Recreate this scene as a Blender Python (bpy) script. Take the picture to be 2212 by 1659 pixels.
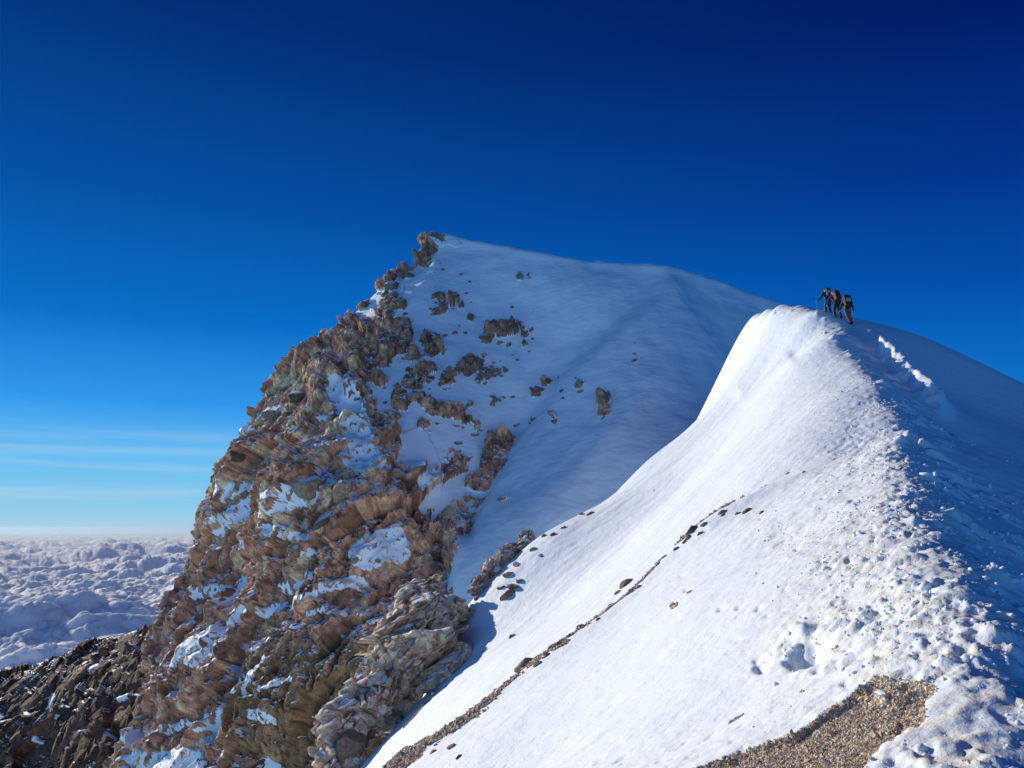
import bpy, bmesh, math, random
import numpy as np
from mathutils import Vector, Matrix, Euler
R = math.radians
rng = np.random.default_rng(7)
random.seed(7)
scene = bpy.context.scene
for o in list(bpy.data.objects): bpy.data.objects.remove(o)
COL = scene.collection

# ------------------------------------------------------------------ camera
W2, H2, F = 2212.0, 1659.0, 1736.0
PITCH = math.atan((1140.0 - H2/2)/F)
cam_d = bpy.data.cameras.new('camera'); cam = bpy.data.objects.new('camera', cam_d); COL.objects.link(cam)
cam.location = (0, 0, 0); cam.rotation_euler = (R(90)+PITCH, 0, 0)
cam_d.sensor_width = 36; cam_d.lens = 36*F/W2; cam_d.clip_start = 0.1; cam_d.clip_end = 600000
scene.camera = cam

# ------------------------------------------------------------------ sun, sky, exposure
SUN_AZ, SUN_EL = R(50.5), R(18)          # degrees left of the view direction, above the horizon
sdir = Vector((-math.sin(SUN_AZ)*math.cos(SUN_EL), math.cos(SUN_AZ)*math.cos(SUN_EL), math.sin(SUN_EL)))
sl = bpy.data.lights.new('sun', 'SUN'); sl.energy = 5.0; sl.angle = R(0.55); sl.color = (1.0, 0.885, 0.74)
so = bpy.data.objects.new('sun', sl); COL.objects.link(so)
so.rotation_euler = sdir.to_track_quat('Z', 'Y').to_euler()

world = bpy.data.worlds.new('World'); scene.world = world; world.use_nodes = True
nt = world.node_tree; nt.nodes.clear()
def N(t, **k):
    n = nt.nodes.new(t)
    for a, v in k.items(): setattr(n, a, v)
    return n
def L(a, b): nt.links.new(a, b)
def ramp(n, stops, interp='LINEAR'):
    cr = n.color_ramp; cr.interpolation = interp
    while len(cr.elements) > 1: cr.elements.remove(cr.elements[-1])
    cr.elements[0].position = stops[0][0]; cr.elements[0].color = tuple(stops[0][1])+(1,) if len(stops[0][1]) == 3 else stops[0][1]
    for p, c in stops[1:]:
        e = cr.elements.new(p); e.color = tuple(c)+(1,) if len(c) == 3 else c
def math_(op, a, b=None, clamp=False):
    n = N('ShaderNodeMath', operation=op); n.use_clamp = clamp
    for i, v in enumerate((a, b)):
        if v is None: continue
        if isinstance(v, (int, float)): n.inputs[i].default_value = v
        else: L(v, n.inputs[i])
    return n.outputs[0]
def mixc(fac, a, b, mode='MIX'):
    n = N('ShaderNodeMix', data_type='RGBA', blend_type=mode)
    for s, v in ((n.inputs[0], fac), (n.inputs[6], a), (n.inputs[7], b)):
        if isinstance(v, (int, float)): s.default_value = v
        elif isinstance(v, tuple): s.default_value = v if len(v) == 4 else v+(1,)
        else: L(v, s)
    return n.outputs[2]
def s2l(r, g, b):
    return tuple((c/255/12.92 if c/255 <= .04045 else ((c/255+.055)/1.055)**2.4) for c in (r, g, b))
tc = N('ShaderNodeTexCoord'); sep = N('ShaderNodeSeparateXYZ'); L(tc.outputs['Generated'], sep.inputs[0])
elev = math_('MULTIPLY', math_('ARCSINE', sep.outputs[2]), 2/math.pi)      # 0 horizon .. 1 zenith
# deep high altitude sky: pale at the horizon, azure, then navy; brighter towards the sun
rl = N('ShaderNodeValToRGB'); L(elev, rl.inputs[0])
ramp(rl, [(0.0, s2l(160, 200, 222)), (0.02, s2l(128, 195, 228)), (0.05, s2l(100, 184, 236)), (0.09, s2l(44, 148, 230)), (0.15, s2l(2, 108, 196)),
          (0.24, s2l(0, 78, 160)), (0.36, s2l(0, 48, 120)), (0.50, s2l(0, 27, 90)), (1.0, s2l(0, 12, 60))])
rr = N('ShaderNodeValToRGB'); L(elev, rr.inputs[0])
ramp(rr, [(0.0, s2l(60, 145, 210)), (0.04, s2l(20, 125, 210)), (0.10, s2l(0, 100, 186)), (0.17, s2l(0, 70, 160)), (0.24, s2l(0, 44, 132)),
          (0.34, s2l(0, 20, 96)), (0.46, s2l(0, 9, 68)), (1.0, s2l(0, 6, 44))])
hx, hy = -math.sin(SUN_AZ), math.cos(SUN_AZ)
dt = math_('ADD', math_('MULTIPLY', sep.outputs[0], hx), math_('MULTIPLY', sep.outputs[1], hy))
mr = N('ShaderNodeMapRange', interpolation_type='SMOOTHSTEP'); L(dt, mr.inputs[0]); mr.inputs[1].default_value = -0.15; mr.inputs[2].default_value = 0.95
grad = mixc(mr.outputs[0], rr.outputs[0], rl.outputs[0])
rb_ = N('ShaderNodeValToRGB'); L(elev, rb_.inputs[0])
ramp(rb_, [(0.0, s2l(150, 200, 232)), (0.10, s2l(105, 172, 235)), (0.25, s2l(60, 132, 215)), (0.45, s2l(20, 84, 170)), (0.7, s2l(0, 40, 110)), (1.0, s2l(0, 14, 64))])
mb = N('ShaderNodeMapRange', interpolation_type='SMOOTHSTEP'); L(sep.outputs[1], mb.inputs[0]); mb.inputs[1].default_value = .15; mb.inputs[2].default_value = -.5
mx_ = N('ShaderNodeMapRange', interpolation_type='SMOOTHSTEP'); L(sep.outputs[0], mx_.inputs[0]); mx_.inputs[1].default_value = .42; mx_.inputs[2].default_value = -.15
grad = mixc(math_('MULTIPLY', mb.outputs[0], mx_.outputs[0]), grad, rb_.outputs[0])
# thin cirrus streaks low over the horizon
mp = N('ShaderNodeMapping'); L(tc.outputs['Generated'], mp.inputs[0]); mp.inputs['Scale'].default_value = (1.6, 1.6, 42); mp.inputs['Rotation'].default_value = (0, R(0.6), 0)
nz = N('ShaderNodeTexNoise'); L(mp.outputs[0], nz.inputs[0]); nz.inputs['Scale'].default_value = 1.5; nz.inputs['Detail'].default_value = 5; nz.inputs['Roughness'].default_value = .5
st = N('ShaderNodeMapRange', interpolation_type='SMOOTHSTEP'); L(nz.outputs[0], st.inputs[0]); st.inputs[1].default_value = .42; st.inputs[2].default_value = .75
band = N('ShaderNodeValToRGB'); L(elev, band.inputs[0])
ramp(band, [(0, (.4,)*3), (.012, (.3,)*3), (.024, (.9,)*3), (.052, (.9,)*3), (.075, (0,)*3)])
cir = math_('MULTIPLY', math_('MULTIPLY', math_('MULTIPLY', st.outputs[0], band.outputs[0]), mr.outputs[0]), .55)
grad = mixc(cir, grad, s2l(186, 208, 226)+(1,))
sky = N('ShaderNodeTexSky', sky_type='NISHITA'); sky.sun_disc = False; sky.sun_elevation = SUN_EL; sky.sun_rotation = -SUN_AZ; sky.altitude = 5600; sky.air_density = .7; sky.dust_density = .1; sky.ozone_density = 3
skd = mixc(1.0, sky.outputs[0], (.4, .4, .4, 1), 'MULTIPLY')
bg1 = N('ShaderNodeBackground'); L(grad, bg1.inputs[0]); bg1.inputs[1].default_value = 1.02
bg2 = N('ShaderNodeBackground'); L(sky.outputs[0], bg2.inputs[0]); bg2.inputs[1].default_value = .05
ms = N('ShaderNodeMixShader'); ms.inputs[0].default_value = 0.03; L(bg1.outputs[0], ms.inputs[1]); L(bg2.outputs[0], ms.inputs[2])
wo = N('ShaderNodeOutputWorld'); L(ms.outputs[0], wo.inputs[0])
scene.view_settings.view_transform = 'Standard'; scene.view_settings.look = 'None'
scene.view_settings.exposure = 0.08; scene.view_settings.gamma = 1.0
scene.render.engine = 'CYCLES'
scene.render.resolution_x = 1024; scene.render.resolution_y = 768
scene.cycles.max_bounces = 6; scene.cycles.diffuse_bounces = 4

# ------------------------------------------------------------------ numeric helpers
cp, sp_ = math.cos(PITCH), math.sin(PITCH)
def P(px, py, Y):
    """point seen in direction (px,py) at forward distance Y metres"""
    u = (np.asarray(px, float)-W2/2)/F; v = -(np.asarray(py, float)-H2/2)/F
    dy = cp - v*sp_; dz = sp_ + v*cp
    Y = np.asarray(Y, float)
    return np.stack([u/dy*Y, Y+0*u, dz/dy*Y], -1)
def proj(p):
    x, y, z = p[..., 0], p[..., 1], p[..., 2]
    f = y*cp + z*sp_; up = -y*sp_ + z*cp
    f = np.maximum(f, .05)
    return W2/2 + x/f*F, H2/2 - up/f*F
def hsh(ix, iy, iz, s):
    h = (ix.astype(np.int64)*73856093) ^ (iy.astype(np.int64)*19349663) ^ (iz.astype(np.int64)*83492791) ^ (s*2654435761)
    h &= 0xffffffff
    h = ((h ^ (h >> 16))*0x45d9f3b) & 0xffffffff
    h = ((h ^ (h >> 16))*0x45d9f3b) & 0xffffffff
    return ((h ^ (h >> 16)) & 0xffffff).astype(np.float32)/np.float32(0x1000000)
def perlin(p, scale, s=0):
    q = p.reshape(-1, 3)/scale; i = np.floor(q).astype(np.int64); f = (q-i).astype(np.float32)
    w = f*f*f*(f*(f*6-15)+10); out = np.zeros(len(q), np.float32)
    for dx in (0, 1):
        for dy in (0, 1):
            for dz in (0, 1):
                a, b, c = i[:, 0]+dx, i[:, 1]+dy, i[:, 2]+dz
                th = hsh(a, b, c, s)*6.2832; z = hsh(a, b, c, s+77)*2-1; r = np.sqrt(1-z*z)
                g = np.cos(th)*r*(f[:, 0]-dx)+np.sin(th)*r*(f[:, 1]-dy)+z*(f[:, 2]-dz)
                out += g*(w[:, 0] if dx else 1-w[:, 0])*(w[:, 1] if dy else 1-w[:, 1])*(w[:, 2] if dz else 1-w[:, 2])
    return (out*1.6).reshape(p.shape[:-1])
def fbm(p, scale, oct=4, s=0, rough=.5):
    o = 0; a = 1; t = 0
    for k in range(oct):
        o = o + a*perlin(p, scale/2**k, s+k*13); t += a; a *= rough
    return o/t
def cells(p, scale, s=0, tilt=.8, box=0.):
    """Worley cells with a random tilted facet each: (F1, F2, cell random, facet height)"""
    q = (p.reshape(-1, 3)/scale).astype(np.float64); i = np.floor(q).astype(np.int64); n = len(q)
    F1 = np.full(n, 9., np.float32); F2 = np.full(n, 9., np.float32); rid = np.zeros(n, np.float32); fac = np.zeros(n, np.float32); rid2 = np.zeros(n, np.float32)
    for dx in (-1, 0, 1):
        for dy in (-1, 0, 1):
            for dz in (-1, 0, 1):
                a, b, c = i[:, 0]+dx, i[:, 1]+dy, i[:, 2]+dz
                h1, h2, h3 = hsh(a, b, c, s+1), hsh(a, b, c, s+2), hsh(a, b, c, s+3)
                vx = (q[:, 0]-(a+h1)).astype(np.float32); vy = (q[:, 1]-(b+h2)).astype(np.float32); vz = (q[:, 2]-(c+h3)).astype(np.float32)
                d = np.sqrt(vx*vx+vy*vy+vz*vz)
                if box: d = (1-box)*d+box*1.25*np.maximum(np.maximum(np.abs(vx), np.abs(vy)), np.abs(vz))
                m = d < F1
                F2 = np.where(m, F1, np.minimum(F2, d))
                if m.any():
                    t1 = (h1*7.31 % 1)-.5; t2 = (h2*9.73 % 1)-.5; t3 = (h3*5.17 % 1)-.5
                    fac = np.where(m, (vx*t1+vy*t2+vz*t3)*2*tilt, fac)
                    rid = np.where(m, (h1*3.7+h2*5.1+h3*2.3) % 1, rid)
                    rid2 = np.where(m, (h1*11.7+h2*4.1+h3*6.3) % 1, rid2)
                F1 = np.where(m, d, F1)
    sh = p.shape[:-1]
    return [a.reshape(sh) for a in (F1, F2, rid, fac, rid2)]
def tps_fit(xy, z, reg=1e-4):
    xy = np.asarray(xy, float); z = np.asarray(z, float); n = len(xy)
    r2 = ((xy[:, None]-xy[None])**2).sum(-1); K = .5*r2*np.log(r2+1e-12) + reg*np.eye(n)
    A = np.zeros((n+3, n+3)); A[:n, :n] = K; A[:n, n] = 1; A[:n, n+1:] = xy; A[n, :n] = 1; A[n+1:, :n] = xy.T
    b = np.zeros(n+3); b[:n] = z
    return xy, np.linalg.solve(A, b)
def tps_eval(fit, q):
    xy, w = fit; sh = q.shape[:-1]; q = q.reshape(-1, 2); out = w[len(xy)] + q @ w[len(xy)+1:]
    for k in range(len(xy)):
        r2 = (q[:, 0]-xy[k, 0])**2+(q[:, 1]-xy[k, 1])**2
        out = out + w[k]*.5*r2*np.log(r2+1e-12)
    return out.reshape(sh)
def cspline(n, ts):
    M = np.zeros((n, n)); B = np.zeros((n, n)); M[0, 0] = M[-1, -1] = 1
    for i in range(1, n-1):
        M[i, i-1] = 1; M[i, i] = 4; M[i, i+1] = 1; B[i, i-1] = 6; B[i, i] = -12; B[i, i+1] = 6
    D = np.linalg.solve(M, B); I = np.eye(n)
    k = np.clip(np.floor(ts).astype(int), 0, n-2); t = (ts-k)[:, None]
    return (1-t)*I[k]+t*I[k+1]+((1-t)**3-(1-t))/6*D[k]+(t**3-t)/6*D[k+1]
def seg_dist(px, py, x0, y0, x1, y1):
    dx, dy = x1-x0, y1-y0; t = np.clip(((px-x0)*dx+(py-y0)*dy)/(dx*dx+dy*dy+1e-9), 0, 1)
    return np.hypot(px-x0-t*dx, py-y0-t*dy), t
def poly_dist(px, py, pts):
    """unsigned distance to a polyline, and side (>0 = left of travel direction)"""
    best = np.full(px.shape, 1e9); side = np.zeros(px.shape); par = np.zeros(px.shape)
    for k in range(len(pts)-1):
        (x0, y0), (x1, y1) = pts[k][:2], pts[k+1][:2]
        d, t = seg_dist(px, py, x0, y0, x1, y1)
        s = (x1-x0)*(py-y0)-(y1-y0)*(px-x0)
        m = d < best; best = np.where(m, d, best); side = np.where(m, s, side); par = np.where(m, k+t, par)
    return best, np.sign(side), par
def inside(px, py, poly):
    c = np.zeros(px.shape, bool); n = len(poly)
    for i in range(n):
        x0, y0 = poly[i]; x1, y1 = poly[(i+1) % n]
        if y0 == y1: continue
        c ^= ((y0 > py) != (y1 > py)) & (px < (x1-x0)*(py-y0)/(y1-y0)+x0)
    return c
def sstep(a, b, x):
    t = np.clip((x-a)/(b-a), 0, 1); return t*t*(3-2*t)
def gnormals(G):
    du = np.gradient(G, axis=1); dv = np.gradient(G, axis=0)
    n = np.cross(du, dv); n /= np.linalg.norm(n, axis=-1, keepdims=True)+1e-12
    return n
def blur(a, k=1):
    for _ in range(k):
        b = np.pad(a, 1, mode='edge')
        a = (b[:-2, 1:-1]+b[2:, 1:-1]+b[1:-1, :-2]+b[1:-1, 2:]+4*b[1:-1, 1:-1])/8
    return a

def tag(o, label=None, cat=None, group=None, kind=None):
    if label: o['label'] = label
    if cat: o['category'] = cat
    if group: o['group'] = group
    if kind: o['kind'] = kind
    return o
def mesh_np(name, V, faces, mat, smooth=True, attrs=None, cols=None, link=True, mats=None):
    """faces: int array (n,4) or (n,3)"""
    me = bpy.data.meshes.new(name); V = np.ascontiguousarray(V.reshape(-1, 3), np.float32); k = faces.shape[1]
    me.vertices.add(len(V)); me.vertices.foreach_set('co', V.ravel())
    me.loops.add(faces.size); me.loops.foreach_set('vertex_index', faces.astype(np.int32).ravel())
    me.polygons.add(len(faces)); me.polygons.foreach_set('loop_start', np.arange(0, faces.size, k, dtype=np.int32))
    if np.isscalar(smooth): sm = np.full(len(faces), smooth, bool)
    else: sm = smooth
    me.polygons.foreach_set('use_smooth', sm)
    me.update(calc_edges=True)
    for a, v in (attrs or {}).items():
        at = me.attributes.new(a, 'FLOAT', 'POINT'); at.data.foreach_set('value', np.ascontiguousarray(v.ravel(), np.float32))
    for a, v in (cols or {}).items():
        at = me.attributes.new(a, 'FLOAT_COLOR', 'POINT')
        c = np.ones((len(V), 4), np.float32); c[:, :3] = v.reshape(-1, 3); at.data.foreach_set('color', c.ravel())
    for m in (mats or [mat]): me.materials.append(m)
    o = bpy.data.objects.new(name, me)
    if link: COL.objects.link(o)
    return o
def gridf(nv, nu, closed=False):
    i = np.arange(nv-1)[:, None]*nu; j = np.arange(nu if closed else nu-1)[None]; j2 = (j+1) % nu
    return np.stack([i+j, i+nu+j, i+nu+j2, i+j2], -1).reshape(-1, 4)

# ------------------------------------------------------------------ materials
def newmat(name):
    m = bpy.data.materials.new(name); m.use_nodes = True; t = m.node_tree; t.nodes.clear(); return m, t
class NB:
    def __init__(s, t): s.t = t
    def n(s, ty, **k):
        x = s.t.nodes.new(ty)
        for a, v in k.items(): setattr(x, a, v)
        return x
    def l(s, a, b): s.t.links.new(a, b)
    def m(s, op, a, b=None, c=None, clamp=False):
        x = s.n('ShaderNodeMath', operation=op); x.use_clamp = clamp
        for i, v in enumerate((a, b, c)):
            if v is None: continue
            if isinstance(v, (int, float)): x.inputs[i].default_value = v
            else: s.l(v, x.inputs[i])
        return x.outputs[0]
    def mix(s, f, a, b, mode='MIX'):
        x = s.n('ShaderNodeMix', data_type='RGBA', blend_type=mode)
        for k, v in ((x.inputs[0], f), (x.inputs[6], a), (x.inputs[7], b)):
            if isinstance(v, (int, float)): k.default_value = v
            elif isinstance(v, tuple): k.default_value = v if len(v) == 4 else v+(1,)
            else: s.l(v, k)
        return x.outputs[2]
    def noise(s, scale, detail=4, rough=.5, vec=None, dist=0):
        x = s.n('ShaderNodeTexNoise'); x.inputs['Scale'].default_value = scale; x.inputs['Detail'].default_value = detail; x.inputs['Roughness'].default_value = rough
        x.inputs['Distortion'].default_value = dist
        if vec is not None: s.l(vec, x.inputs['Vector'])
        return x.outputs[0]
    def mr(s, v, a, b, c=0., d=1.):
        x = s.n('ShaderNodeMapRange', interpolation_type='SMOOTHSTEP'); s.l(v, x.inputs[0])
        for i, q in enumerate((a, b, c, d)): x.inputs[1+i].default_value = q
        return x.outputs[0]
    def attr(s, name, out='Fac'): return s.n('ShaderNodeAttribute', attribute_name=name).outputs[out]
    def bump(s, h, strength, dist, nrm=None):
        x = s.n('ShaderNodeBump'); x.inputs['Strength'].default_value = strength; x.inputs['Distance'].default_value = dist; s.l(h, x.inputs['Height'])
        if nrm is not None: s.l(nrm, x.inputs['Normal'])
        return x.outputs[0]
SNOW = (.72, .80, .88, 1)
def snow_bsdf(b, col, nrm=None, sss=0.0):
    p = b.n('ShaderNodeBsdfPrincipled')
    if isinstance(col, tuple): p.inputs['Base Color'].default_value = col
    else: b.l(col, p.inputs['Base Color'])
    p.inputs['Roughness'].default_value = .62; p.inputs['Specular IOR Level'].default_value = .25
    if nrm is not None: b.l(nrm, p.inputs['Normal'])
    return p
def rock_snow_mat(name, fine=1.0, up_snow=True, vcol=True, base=(.25, .18, .13, 1), snow_attr=True, up_lo=.72, up_hi=.86):
    m, t = newmat(name); b = NB(t)
    geo = b.n('ShaderNodeNewGeometry'); pos = geo.outputs['Position']
    if vcol: rc = b.attr('rockcol', 'Color')
    else:
        oi = b.n('ShaderNodeObjectInfo')
        cr = b.n('ShaderNodeValToRGB'); b.l(oi.outputs['Random'], cr.inputs[0])
        ramp(cr, [(0, (.14, .10, .08)), (.3, (.26, .19, .14)), (.55, (.33, .26, .20)), (.8, (.20, .15, .125)), (1, (.36, .30, .23))])
        rc = cr.outputs[0]
    n1 = b.noise(1.3*fine, 8, .62, pos); n2 = b.noise(9*fine, 6, .7, pos)
    c = b.mix(1.0, rc, b.mix(b.mr(n1, .25, .75), (.50, .49, .50), (1.4, 1.3, 1.18)), 'MULTIPLY')
    c = b.mix(1.0, c, b.mix(b.mr(n2, .3, .7), (.72, .72, .73), (1.22, 1.2, 1.16)), 'MULTIPLY')
    rb = b.bump(n2, .8, .10/fine, b.bump(n1, .6, .45/fine))
    pr = b.n('ShaderNodeBsdfPrincipled'); b.l(c, pr.inputs['Base Color']); pr.inputs['Roughness'].default_value = .85; b.l(rb, pr.inputs['Normal'])
    pr.inputs['Specular IOR Level'].default_value = .2
    ripple = b.n('ShaderNodeMapping'); b.l(pos, ripple.inputs[0]); ripple.inputs['Scale'].default_value = (1, .6, 3.2)
    n3 = b.noise(2.2*fine, 5, .6, ripple.outputs[0]); sb = b.bump(n3, .35, .10/fine)
    sn = snow_bsdf(b, SNOW, sb)
    ns = b.noise(5*fine, 5, .65, pos)
    if snow_attr:
        k = b.m('ADD', b.attr('snow'), b.m('MULTIPLY', b.m('SUBTRACT', ns, .5), .55))
        k = b.mr(k, .42, .58)
    else:
        sx = b.n('ShaderNodeSeparateXYZ'); b.l(geo.outputs['True Normal'], sx.inputs[0])
        k = b.mr(b.m('ADD', sx.outputs[2], b.m('MULTIPLY', b.m('SUBTRACT', ns, .5), .7)), up_lo, up_hi)
    mx = b.n('ShaderNodeMixShader'); b.l(k, mx.inputs[0]); b.l(pr.outputs[0], mx.inputs[1]); b.l(sn.outputs[0], mx.inputs[2])
    o = b.n('ShaderNodeOutputMaterial'); b.l(mx.outputs[0], o.inputs[0])
    return m
M_mount = rock_snow_mat('rock_and_snow', 1.0)
M_rib = rock_snow_mat('pale_rock_and_snow', 1.8)
M_boulder = rock_snow_mat('boulder_rock', 2.2, vcol=False, snow_attr=False, up_lo=.62, up_hi=.80)
M_boulder_near = rock_snow_mat('boulder_rock_bare', 7, vcol=False, snow_attr=False, up_lo=1.25, up_hi=1.4)

def ridge_mat():
    m, t = newmat('ridge_snow'); b = NB(t)
    geo = b.n('ShaderNodeNewGeometry'); pos = geo.outputs['Position']
    n1 = b.noise(14, 6, .6, pos); n2 = b.noise(60, 4, .65, pos); n0 = b.noise(2.5, 5, .55, pos)
    rough = b.attr('rough')
    nrm = b.bump(n0, .45, .10)
    nrm = b.bump(n1, .6, .02, nrm)
    nrm = b.bump(n2, .3, .005, nrm)
    ice = b.attr('ice')
    col = b.mix(b.m('MULTIPLY', ice, b.mr(b.noise(5, 4, .6, pos), .4, .7)), SNOW, (.72, .70, .62, 1))
    sn = snow_bsdf(b, col, nrm)
    sn.inputs['Subsurface Weight'].default_value = 0.0
    # bare gravel
    vo = b.n('ShaderNodeTexVoronoi'); vo.inputs['Scale'].default_value = 38; b.l(pos, vo.inputs['Vector'])
    gc = b.n('ShaderNodeValToRGB'); sx = b.n('ShaderNodeSeparateColor'); b.l(vo.outputs['Color'], sx.inputs[0]); b.l(sx.outputs[0], gc.inputs[0])
    ramp(gc, [(0, (.24, .19, .14)), (.35, (.42, .33, .23)), (.7, (.52, .40, .27)), (1, (.66, .58, .46))])
    gr = b.n('ShaderNodeBsdfPrincipled'); b.l(gc.outputs[0], gr.inputs['Base Color']); gr.inputs['Roughness'].default_value = .9
    gb = b.bump(vo.outputs['Distance'], .35, .01); b.l(gb, gr.inputs['Normal'])
    k = b.mr(b.m('ADD', b.attr('gravel'), b.m('MULTIPLY', b.m('SUBTRACT', b.noise(9, 5, .65, pos), .5), .5)), .44, .56)
    mx = b.n('ShaderNodeMixShader'); b.l(k, mx.inputs[0]); b.l(sn.outputs[0], mx.inputs[1]); b.l(gr.outputs[0], mx.inputs[2])
    o = b.n('ShaderNodeOutputMaterial'); b.l(mx.outputs[0], o.inputs[0]); return m
M_ridge = ridge_mat()
def simple(name, col, rough=.8, noise=0, scale=30, metal=0, bump=0):
    m, t = newmat(name); b = NB(t); p = b.n('ShaderNodeBsdfPrincipled'); p.inputs['Roughness'].default_value = rough; p.inputs['Metallic'].default_value = metal
    tcx = b.n('ShaderNodeTexCoord'); nn = b.noise(scale, 4, .6, tcx.outputs['Object'])
    c = b.mix(b.mr(nn, .3, .7), tuple(x*(1-noise) for x in col[:3])+(1,), tuple(min(1, x*(1+noise)) for x in col[:3])+(1,))
    b.l(c, p.inputs['Base Color'])
    if bump: b.l(b.bump(nn, .5, bump), p.inputs['Normal'])
    o = b.n('ShaderNodeOutputMaterial'); b.l(p.outputs[0], o.inputs[0]); return m

# ------------------------------------------------------------------ the snowy mountain
rows = [
 [(930,529,113),(950,521,112),(990,525,110),(1130,553,105),(1300,579,101),(1450,592,98),(1640,653,96),(1820,728,94)],
 [(905,560,112),(930,560,110),(960,568,107),(1090,595,103),(1260,625,98),(1430,632,95),(1710,730,92),(1880,800,90)],
 [(818,632,110),(870,628,105),(920,642,101),(1050,690,99),(1215,720,95),(1410,705,90),(1730,820,87),(1900,880,85)],
 [(735,705,109),(790,705,102),(850,725,97),(1000,775,94),(1165,830,91),(1390,795,85),(1710,920,81),(1850,980,78)],
 [(650,762,108),(710,768,99),(780,800,93),(950,865,89),(1115,940,87),(1340,890,80),(1610,970,75),(1750,1040,72)],
 [(570,845,106),(630,855,97),(725,885,89),(890,950,85),(1060,1030,83),(1280,990,75),(1500,1060,69),(1650,1120,66)],
 [(520,950,104),(580,965,94),(700,995,84),(860,1065,80),(1025,1110,79),(1170,1090,72),(1340,1140,67),(1480,1200,64)],
 [(466,1060,102),(540,1075,92),(690,1095,81),(850,1150,77),(1000,1170,75),(1110,1180,69),(1220,1225,65),(1350,1280,62)],
 [(430,1190,100),(510,1205,90),(660,1215,79),(800,1240,75),(930,1250,72),(1030,1280,67),(1120,1330,62),(1230,1380,60)],
 [(352,1345,98),(440,1362,88),(590,1375,78),(720,1370,73),(830,1375,69),(950,1395,65),(1050,1430,60),(1150,1480,58)],
 [(315,1490,94),(400,1510,85),(540,1510,76),(650,1500,71),(750,1505,67),(850,1525,63),(950,1560,59),(1040,1600,57)],
 [(262,1670,90),(350,1680,82),(490,1680,73),(600,1680,69),(700,1680,65),(800,1690,61),(900,1710,57),(1000,1740,55)],
 [(190,1900,86),(300,1910,78),(440,1910,70),(560,1910,66),(660,1910,62),(760,1915,58),(860,1930,55),(950,1950,53)],
]
G = []
for r in rows:
    l = r[0]
    b2 = P(l[0]+110, l[1]+60, l[2]+42); b1 = P(l[0]+22, l[1]+12, l[2]+9)
    G.append(np.array([b2, b1]+[P(*q) for q in r]))
top = rows[0]
t1 = [P(950, 545, 124)]; t1 = np.array([P(980, 600, 150), P(960, 560, 128)]+[P(q[0], q[1]+7, q[2]+6) for q in top])
t2 = np.array([P(1000, 800, 160), P(980, 760, 150)]+[P(q[0]+20, q[1]+170, q[2]+30) for q in top])
G = np.array([t2, t1]+G)
NVC, NUC = G.shape[:2]
tu = np.concatenate([np.linspace(0, 2, 60, endpoint=False), np.linspace(2, NUC-1, 720)])
tv = np.concatenate([np.linspace(0, 2, 50, endpoint=False), np.linspace(2, NVC-1.25, 700)])
Wu, Wv = cspline(NUC, tu), cspline(NVC, tv)
A = np.einsum('ai,bj,ijk->abk', Wv, Wu, G)
apx, apy = proj(A)
# large scale relief
nA = gnormals(A)
if nA[400, 300, 1] > 0: nA = -nA
rk = [  # how rocky the face is here
 (700,1000,1),(650,900,1),(600,1100,1.1),(520,1150,1.05),(640,800,.8),(560,950,1),(760,1080,1.1),(600,1300,1.0),(450,1300,.95),(380,1420,.95),(700,1250,1.05),(850,1250,1.05),
 (900,1100,.9),(800,950,.72),(950,1130,.85),(900,1040,.62),(980,1010,.5),(860,880,.62),(930,830,.55),(1000,780,.62),(1080,745,.5),(1060,800,.6),(1020,880,.52),(1080,870,.45),(980,920,.45),(760,850,.42),(700,800,.6),
 (850,700,.42),(800,640,.55),(940,650,.42),(860,600,.65),(920,545,.85),(940,525,.5),(760,740,.5),(900,740,.35),(700,730,.7),(820,770,.42),
 (970,560,.05),(1050,620,0),(1150,600,0),(1300,600,-.1),(1000,700,.15),(1120,680,.1),(1150,760,.15),(1180,850,.1),(1300,750,-.05),(1350,770,.05),(1450,700,-.1),(1550,750,-.1),(1210,840,.3),(1300,880,.2),
 (1100,930,.25),(1080,960,.35),(1150,960,.05),(1230,950,.05),(1350,920,-.1),(1080,1050,.15),(1100,1090,.2),(1000,1120,.3),(1060,1150,.05),(940,970,.2),(920,1000,.15),(780,990,.2),(1250,1050,-.05),(1150,1100,0),
 (980,1200,.7),(960,1280,.8),(1010,1170,.3),(1030,1250,.1),(1050,1350,0),
 (600,1450,1.1),(700,1450,1.15),(450,1500,1),(350,1550,.95),(600,1600,1.1),(400,1640,.8),(700,1600,1.1),(250,1700,1),(200,1300,1),(500,600,1),(800,500,.8),(1200,500,0),(1700,800,0),(1500,1000,0),(1200,1300,.2),(1400,500,0)]
rf = tps_fit([(a/500, b/500) for a, b, c in rk], [c for a, b, c in rk], 1e-3)
ROCKY = np.clip(tps_eval(rf, np.stack([apx/500, apy/500], -1)), -.3, 1.15)
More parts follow.
